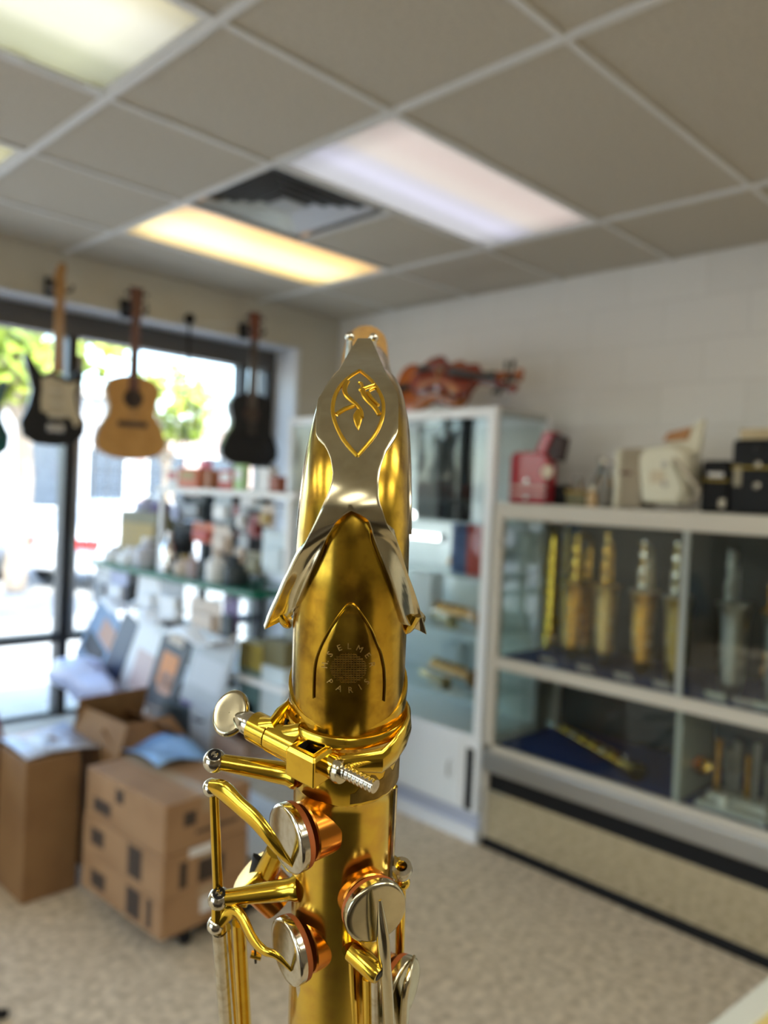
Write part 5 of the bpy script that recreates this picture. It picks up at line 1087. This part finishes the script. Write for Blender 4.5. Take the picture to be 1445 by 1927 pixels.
# emblem: pointed oval with a note-shaped S, raised gold lines
PBVH = BVHTree.FromPolygons(plate.v, plate.f)
def on_plate(px, py):
    d_ = ray(px, py).normalized(); h = PBVH.ray_cast(CAM, d_); return (h[0] if h[0] is not None else plate_pt(px, py)) - d_ * .0001
def z1(x, y): return (460 + x / Zm, 600 + y / Zm)
def emb(pts, w0, w1=None, n_=4, drop=False, name='emblem_line', m=mat('emblem_gold', (.80, .49, .05), .3, 1)):
    w1 = w0 if w1 is None else w1; q = catmull(pts, n_) if len(pts) > 2 else pts; N = len(q)
    c_ = [on_plate(*z1(*p)) for p in q]
    MB().tube(c_, [(.00042, (w0 + (w1 - w0) * i / (N - 1) if not drop else 4 + w0 * math.sin(PI * (i / (N - 1)) ** .8)) * .19 / F / Zm / 2) for i in range(N)], 8, flat=tuple((FH * -1 + Vector((0, 0, .8))).normalized())).build(name, m, okey)
emb([(785, 352), (690, 415), (625, 500), (600, 600), (612, 690), (655, 790), (712, 870), (768, 930)], 32, 26, name='emblem_oval')
emb([(785, 352), (868, 425), (928, 520), (945, 600), (932, 690), (888, 785), (830, 860), (768, 930)], 28, 26, name='emblem_oval')
emb([(700, 425), (682, 470), (690, 515), (728, 555), (768, 590), (795, 630), (800, 670)], 40, 24)
emb([(800, 470), (815, 520), (845, 560), (885, 600), (918, 650)], 40, 36)
emb([(625, 650), (680, 615), (745, 590)], 34, 30)
emb([(775, 435), (795, 440), (800, 470), (785, 485)], 20, 26)
emb([(800, 478), (840, 462), (885, 448)], 28, 20)
emb([(838, 500), (870, 545), (912, 588)], 30, 22)
emb([(905, 490), (890, 470), (850, 488)], 12, 12)
emb([(772, 618), (770, 655), (770, 700), (772, 752)], 58, drop=True, name='emblem_drop')
# ball posts behind the key's tip
for px, py, sg in ((658, 634, -1), (703, 636, 1)):
    c_ = P(px, py, .262)
    k = MB().sph(c_, .0016, 14, 8); k.tube([c_, c_ + Vector((0, 0, -.0115))], [.0010, .0013], 10); k.build('pivot_post', silver, sax)

# ---- collar of the neck (its upper rim dips towards the viewer), receiver lip and sleeve
def ringL(r, s, k=0.0, m=64, e=0.0):     # circle round the body axis; k tilts it
    return [L(r * math.sin(2 * PI * j / m), -r * math.cos(2 * PI * j / m) + e, s - k * math.cos(2 * PI * j / m)) for j in range(m)]
prof = [(.0140, .0066, .0055), (.0146, .0070, .0056), (.0152, .0068, .0056), (.0153, .0058, .0052), (.0151, .0030, .0030), (.0151, .0002, .0008), (.0149, -.0014, .0002)]
MB().grid([ringL(r, s, k) for r, s, k in prof], close=True).build('neck_collar', gold, sax)
prof = [(.0149, -.0012), (.0158, -.0008), (.0165, -.0018), (.0166, -.0032), (.0158, -.0044), (.0150, -.0052), (.0145, -.0085), (.0143, -.014), (.0143, -.0205), (.0140, -.0212)]
body = MB().grid([ringL(r, s) for r, s in prof], close=True); recv = body.build('receiver', gold, sax)
prof = [(.0142, -.0205), (.0137, -.0214), (.0136, -.024), (.0136, -.05), (.0145, -.12), (.0165, -.22), (.019, -.33)]
MB().grid([ringL(r, s) for r, s in prof], close=True).build('body_tube', mat('body_gold', (.76, .54, .08), .2, 1, noise=(160, (.66, .42, .08), .42, .7)), sax)
# worn darker patch on the sleeve, a thin skin with a ragged edge
rows = []
random.seed(3)
for i in range(15):
    a = math.radians(8 + 5.2 * i); lo = -.0203 + .0004 * random.random(); hi = -.0150 + .0014 * math.sin(i * 1.7) + .0022 * (i / 14) + (.0012 if i % 4 == 0 else 0) - (.0035 if i < 2 else 0)
    rows.append([L(.01436 * math.sin(a), -.01436 * math.cos(a), lo + (hi - lo) * v) for v in (0, .33, .66, 1)])
MB().grid(rows).build('tarnish_patch', mat('tarnish', (.20, .13, .03), .4, 1, noise=(200, (.30, .2, .05), .4, .6)), recv)

# ---- receiver clamp: ears, slit, screw with paddle, square lyre block
SS = -.0068
def Q(px, py, ds=0): return wd(Sq(px, py, SS + ds))
A0, A1 = Q(435, 1345), Q(704, 1480); U = (A1 - A0).normalized()
def onscrew(px):      # the point of the screw's line that shows at this column
    lo, hi = 0.0, 1.2
    for _ in range(40):
        m_ = (lo + hi) / 2; c = RW.transposed() @ (A0 + (A1 - A0) * m_ - CAM); x = CX + F * c.x / -c.z
        if x < px: lo = m_
        else: hi = m_
    return A0 + (A1 - A0) * lo
AX = wd(SC) - CAM; up = dirL(0, 0, 1)
def tubeS(pxa, pxb, ra, rb=None, n_=24): return MB().cyl(onscrew(pxa), onscrew(pxb), ra, rb, n_)
sb = .0007
ear = tubeS(480, 512, .0040)
pin = onscrew(500); axp = L(0, 0, SS)
def web(pxs, m_pts, thick, name, par=recv):
    mb = MB(); mb.tube(m_pts, thick, 14, flat=tuple(up)); return mb
ear.build('clamp_ear', gold, recv)
tubeS(515, 566, .0042).build('clamp_ear', gold, recv)
# webs sweep from the receiver lip out to the two ears
def rim(a_deg, r, s): a = math.radians(a_deg); return L(r * math.sin(a), -r * math.cos(a), s)
MB().tube([rim(-88, .0150, -.003), rim(-80, .0168, -.0036), rim(-70, .0185, -.0048), onscrew(496) + up * .0005], [(.0034, .0016), (.0034, .0022), (.0036, .0028), (.0036, .0034)], 14, flat=tuple(up)).build('clamp_web', gold, recv)
MB().tube([rim(-42, .0150, -.003), rim(-50, .0158, -.0042), onscrew(530) + up * .0002, onscrew(520)], [(.003, .0018), (.0034, .0026), (.0036, .0032), (.0036, .0032)], 14, flat=tuple(up)).build('clamp_web', gold, recv)
sl = rim(-64, .01668, -.0030)
MB().tube([rim(-64, .0166, -.0012), rim(-64, .0169, -.003), rim(-63, .0160, -.006)], .00035, 6).build('slit', black, recv)
scr = MB().tube([onscrew(447), onscrew(462), onscrew(476), onscrew(484)], [.0016, .0030, .0031, .0022], 18); scr_o = scr.build('clamp_screw', silver, sax)
tubeS(640, 704, .00165, n_=14)
th = MB(); e0, e1 = onscrew(632), onscrew(706); N = 60
vs = []
for i in range(N + 1):
    p = e0.lerp(e1, i / N); u_ = up; q_ = U.cross(up)
    for j in range(12):
        a = 2 * PI * j / 12; r = .00165 + .00007 * math.cos(a - i * 2 * PI / 6); vs.append(p + u_ * r * math.cos(a) + q_ * r * math.sin(a))
th.add(vs, [(i * 12 + j, i * 12 + (j + 1) % 12, (i + 1) * 12 + (j + 1) % 12, (i + 1) * 12 + j) for i in range(N) for j in range(12)] + [tuple(range(N * 12, N * 12 + 12))])
th.build('screw_thread', silver, scr_o)
# paddle: flat oval whose plane holds the screw's axis
pc = onscrew(434) + up * .0004; nrm = (CAM - pc).normalized(); nrm = (nrm - U * nrm.dot(U) * .75).normalized()
e_u = up - nrm * up.dot(nrm); e_u.normalize(); e_v = nrm.cross(e_u)
mb = MB(); rr = [(0.02, .0011), (.5, .00115), (.82, .0012), (.93, .0011), (1.0, .0004), (1.0, -.0004), (.93, -.0011), (.82, -.0012), (.5, -.00115), (.02, -.0011)]
mb.grid([[pc + e_u * (.0062 * f * math.cos(2 * PI * j / 40)) + e_v * (.0050 * f * math.sin(2 * PI * j / 40)) + nrm * h_ for j in range(40)] for f, h_ in rr], close=True)
mb.build('thumb_paddle', nickel, scr_o, ang=60)
# far side ear: short barrel and ring at the screw's end, arm sweeping back round the lip
tubeS(604, 640, .0030).build('clamp_barrel', goldb, recv)
e = onscrew(641); MB().lathe([(.0019, -.0010), (.0031, -.0010), (.0034, 0), (.0031, .0010), (.0019, .0010)], e, U, 22).build('barrel_ring', nickel, recv)
MB().tube([onscrew(640) + up * .0016, rim(28, .0196, -.0056), rim(42, .0182, -.0050), rim(58, .0170, -.0040), rim(75, .0162, -.0034), rim(95, .0158, -.003)], [(.0020, .0012), (.0032, .0012), (.0036, .0011), (.0034, .0011), (.003, .001), (.0024, .0008)], 14, flat=tuple(up)).build('clamp_arm', gold, recv)
# lyre block: square section with a square hole down its middle
bc = onscrew(594); bu = U; bo = (bc - axp); bo = (bo - up * bo.dot(up)); bo = (bo - bu * bo.dot(bu)).normalized()
bc = bc + bo * .0012; hs, hh = .0046, .0040
c8 = []
for k in range(8):
    a = PI / 4 * k + PI / 8; c8.append((math.cos(a), math.sin(a)))
def sqr(h, z, cut=0.0):
    pts = []
    for sx_, sy_ in ((1, -1), (1, 1), (-1, 1), (-1, -1)): pts.append(bc + bu * (h * sx_) + bo * (h * sy_) + up * z)
    return pts
mb = MB(); loops = [sqr(hs, -hh), sqr(hs, hh * .75), sqr(hs * .88, hh), sqr(.0025, hh), sqr(.0024, -hh * .9)]
for l_ in loops: mb.v += l_
for i in range(len(loops) - 1):
    for j in range(4): mb.f.append((i * 4 + j, i * 4 + (j + 1) % 4, (i + 1) * 4 + (j + 1) % 4, (i + 1) * 4 + j)); mb.m.append(1 if i == 3 else 0)
mb.f.append((3, 2, 1, 0)); mb.m.append(0); mb.f.append((16, 17, 18, 19)); mb.m.append(1)
blk = mb.build('lyre_block', [gold, black], recv, smooth=False, bevel=.0004)
MB().tube([bc - bo * .001 + up * -.001, axp + (bc - axp) * .6], [(.0038, .0046)] * 2, 12, flat=tuple(up)).build('block_foot', gold, blk)

# ---- posts, hinge rods, key cups
def SPY(px, py, y): return wd(Sp(px, py, y))
def post(px, py, y, tx, ty_, tyd, rb, name='glint_ball'):
    b = SPY(px, py, y); t_ = SPY(tx, ty_, tyd); d_ = (b - t_).normalized()
    m = MB(); m.tube([t_ - d_ * .001, t_, t_ + d_ * .0012, t_.lerp(b, .25), t_.lerp(b, .8), b], [.0036, .0036, .0030, .0028, .0022, .0020], 18); po = m.build(name, gold, sax)
    k = MB().sph(b, rb, 22, 14); bo_ = k.build('post_ball', silver, po)
    s_ = (CAM - b).normalized() * .55 + dirL(0, 0, 1) * .8; s_.normalize()
    MB().lathe([(rb * .55, rb * .80), (rb * .55, rb * .93), (rb * .45, rb * .95)], b, s_, 18).build('screw_head', darkm, bo_)
    x_ = s_.cross(U).normalized(); MB().box(b + s_ * rb * .955, (rb * .95, rb * .16, .0002), Matrix((x_, s_.cross(x_), s_)).transposed()).build('screw_slot', black, bo_, smooth=False)
    return b
B1 = post(404, 1432, .2055, 552, 1458, .2035, .0031)
B2 = post(412, 1691, .2150, 556, 1672, .2130, .0031)
B3 = SPY(429, 1960, .236)
hr = MB().tube([SPY(402, 1476, .206), SPY(410, 1676, .2160)], [.0013, .0014], 14); hr.build('hinge_rod', gold, sax)
MB().sph(SPY(398, 1482, .206), .0024, 16, 10).build('hinge_knuckle', silver, sax)
MB().sph(SPY(407, 1740, .2165), .0026, 16, 10).build('hinge_knuckle', silver, sax)
MB().tube([SPY(411, 1700, .2155), SPY(412, 1750, .217)], [.0019, .0022], 14).build('hinge_rod', gold, sax)
MB().tube([SPY(413, 1752, .217), B3], [.0021, .0023], 16).build('hinge_rod', silver, sax)
MB().tube([SPY(424, 1745, .2205), SPY(440, 1960, .240)], [.0016, .0017], 12).build('hinge_rod', gold, sax)
MB().tube([SPY(449, 1735, .228), SPY(462, 1960, .247)], [.0020, .0021], 14).build('hinge_rod', gold, sax)
MB().tube([SPY(472, 1795, .231), SPY(492, 1800, .231)], [.0011, .0012], 10).build('rod_guide', gold, sax)
MB().tube([SPY(480, 1784, .2295), SPY(481, 1812, .2310)], .0004, 6).build('needle_spring', darkm, sax)
def key_cup(px, py, y, n_L, r, th, rcup=silver, arm=None, rib=None, name='key_cup'):
    """a cup over its tone hole: chimney on the tube, leather pad, domed metal cup"""
    c = SPY(px, py, y); n_ = dirL(*n_L).normalized()
    o = MB().lathe([(.02 * r, .0009), (.5 * r, .0009), (.80 * r, .0008), (.88 * r, .0008), (.95 * r, .0007), (.99 * r, .0003), (1.0 * r, 0), (1.0 * r, -th), (.96 * r, -th - .0002), (.5 * r, -th)], c, n_, 40).build(name, rcup, sax, ang=50)
    MB().lathe([(.5 * r, -th), (.97 * r, -th + .0001), (.99 * r, -th - .0006), (.97 * r, -th - .0016), (.4 * r, -th - .0017)], c, n_, 36).build('pad', leather, o)
    MB().lathe([(.82 * r, -th - .0034), (.86 * r, -th - .0038), (.84 * r, -th - .0100), (.5 * r, -th - .0100)], c, n_, 36).build('tone_hole', mat('chimney_reflection', (.66, .25, .035), .22, 1), o)  # orange-red reflections put into the gold chimney's colour
    return o, c, n_
k1, c1, n1_ = key_cup(541, 1578, .1985, (-.80, -.60, .03), .0088, .0015)
k2, c2, n2_ = key_cup(541, 1790, .2100, (-.82, -.57, .03), .0088, .0015)
k3, c3, n3_ = key_cup(707, 1716, .2000, (.42, -.90, .10), .0084, .0015, rcup=nickel)
k4, c4, n4_ = key_cup(757, 1868, .2185, (.86, -.50, .05), .0095, .0015, rcup=nickel)
# key arms: from the hinge knuckle, curving over to the cup and running down its middle as a ridge
def key_arm(pts, rad, par, m=gold, fl=None): return MB().tube(catmull([tuple(p) for p in pts], 5), [(a * .8, b * .8) for a, b in catmull(rad, 5)], 14, flat=fl).build('key_arm', m, par)
v_ax = tuple(dirL(0, 0, 1))
key_arm([SPY(400, 1478, .2050), SPY(424, 1490, .2015), SPY(450, 1515, .1985), SPY(480, 1542, .1962), SPY(506, 1574, .1945), SPY(528, 1604, .1948), SPY(552, 1630, .1965)], [(.0022, .0020), (.0036, .0018), (.0032, .0015), (.0030, .0015), (.0026, .0013), (.0018, .0011), (.0006, .0006)], k1, gold)
key_arm([SPY(408, 1742, .2160), SPY(432, 1716, .2150), SPY(452, 1722, .2125), SPY(474, 1764, .2095), SPY(496, 1788, .2072), SPY(520, 1798, .2058), SPY(548, 1826, .2068)], [(.0020, .0018), (.0026, .0018), (.0030, .0016), (.0030, .0014), (.0020, .0013), (.0014, .0010), (.0006, .0005)], k2, gold)
key_arm([SPY(715, 1694, .1950), SPY(718, 1730, .1957), SPY(721, 1770, .1968), SPY(724, 1815, .1990), SPY(728, 1860, .2030), SPY(733, 1960, .2130)], [(.0006, .0004), (.0014, .0014), (.0018, .0024), (.0018, .0022), (.0018, .0022), (.0019, .0022)], k3, nickel)
key_arm([SPY(780, 1800, .2200), SPY(770, 1835, .2150), SPY(763, 1870, .2140), SPY(758, 1960, .2230)], [(.0008, .0006), (.0020, .0012), (.0024, .0014), (.0026, .0018)], k4, nickel)
# post stub right of the middle
a_, b_ = SPY(664, 1788, .2040), SPY(714, 1836, .1985)
sbo = MB().tube([a_ , a_.lerp(b_, .1), a_.lerp(b_, .88), b_], [.0029, .0029, .0027, .0022], 18).build('glint_ball', gold, sax)
MB().lathe([(.0016, -.0001), (.0012, .0002)], b_, b_ - a_, 14).build('post_hole', darkm, sbo)
MB().tube([a_, L(.004, -.0125, Lof(664, 1788, .2040)[2])], [.0028, .0032], 16).build('post_stem', gold, sbo)
# small ring post and gold barrel on the right flank
c_ = SPY(755, 1636, .2150); d_ = (CAM - c_).normalized() * .6 + up * .8
rp = MB().lathe([(.0016, -.0018), (.0028, -.0016), (.0031, 0), (.0028, .0016), (.0016, .0018), (.0014, 0)], c_, d_, 22, cap=False).build('ring_post', silver, sax)
MB().sph(SPY(757, 1660, .2165), .0022, 16, 10, ).build('ring_barrel', goldb, rp)
MB().tube([c_, L(.012, .002, Lof(755, 1640, .215)[2])], [.002, .0022], 12).build('post_stem', gold, rp)
MB().tube([SPY(755, 1665, .218), SPY(748, 1960, .246)], .0014, 12).build('hinge_rod', gold, sax)
# fine rods in front of the tube at the bottom
for p0, y0, p1_, y1, r, m in (((742, 1480), .2055, (733, 1680), .2165, .0009, silver), ((661, 1800), .2100, (668, 1960), .2190, .0010, goldb), ((690, 1840), .2080, (692, 1960), .2150, .0012, goldb), ((706, 1830), .2050, (707, 1960), .2140, .0014, silver), ((566, 1846), .2180, (572, 1960), .2260, .0014, silver)):
    MB().tube([SPY(*p0, y0), SPY(*p1_, y1)], r, 10).build('hinge_rod', m, sax)
# keywork behind the left posts: a second cup with black cork, seen edge on
k5, c5, n5_ = key_cup(474, 1642, .2330, (-.72, .1, .68), .0075, .0020, rcup=gold)
MB().tube([SPY(488, 1616, .230), SPY(478, 1660, .231)], [(.0012, .0030)] * 2, 8).build('cork_pad', black, k5)
MB().tube([SPY(520, 1600, .226), SPY(500, 1640, .230), SPY(494, 1664, .232)], [.0030, .0034, .0026], 14).build('key_arm', gold, k5)
MB().tube([SPY(452, 1700, .229), SPY(470, 1668, .230)], [.0022, .0018], 12).build('key_foot', gold, k5)

# dark counter added in place of the person behind the camera, darkening reflections
t = root('added_dark_counter', 'unseen dark counter added behind the camera to darken reflections', 'cabinet', tuple(-FH * .85), math.atan2(RT.y, RT.x))
dw = mat('dark_wood', (.035, .022, .014), .4, noise=(6, (.02, .012, .008), .4, .6))
MB().ab((-.9, -.35, 0), (.9, .35, 1.02)).build('cabinet_body', dw, t, smooth=False, local=True, bevel=.005)
MB().ab((-.93, -.38, 1.02), (.93, .38, 1.06)).build('counter_top', dw, t, smooth=False, local=True, bevel=.005)
for x in (-.45, .45):
    d_ = MB().ab((x - .42, .35, .10), (x + .42, .368, .98)).build('cabinet_door', dw, t, smooth=False, local=True, bevel=.004)
    MB().tube([(x + .3, .368, .6), (x + .3, .40, .61), (x + .3, .40, .72), (x + .3, .368, .73)], .006, 8).build('door_handle', alu, d_, local=True)
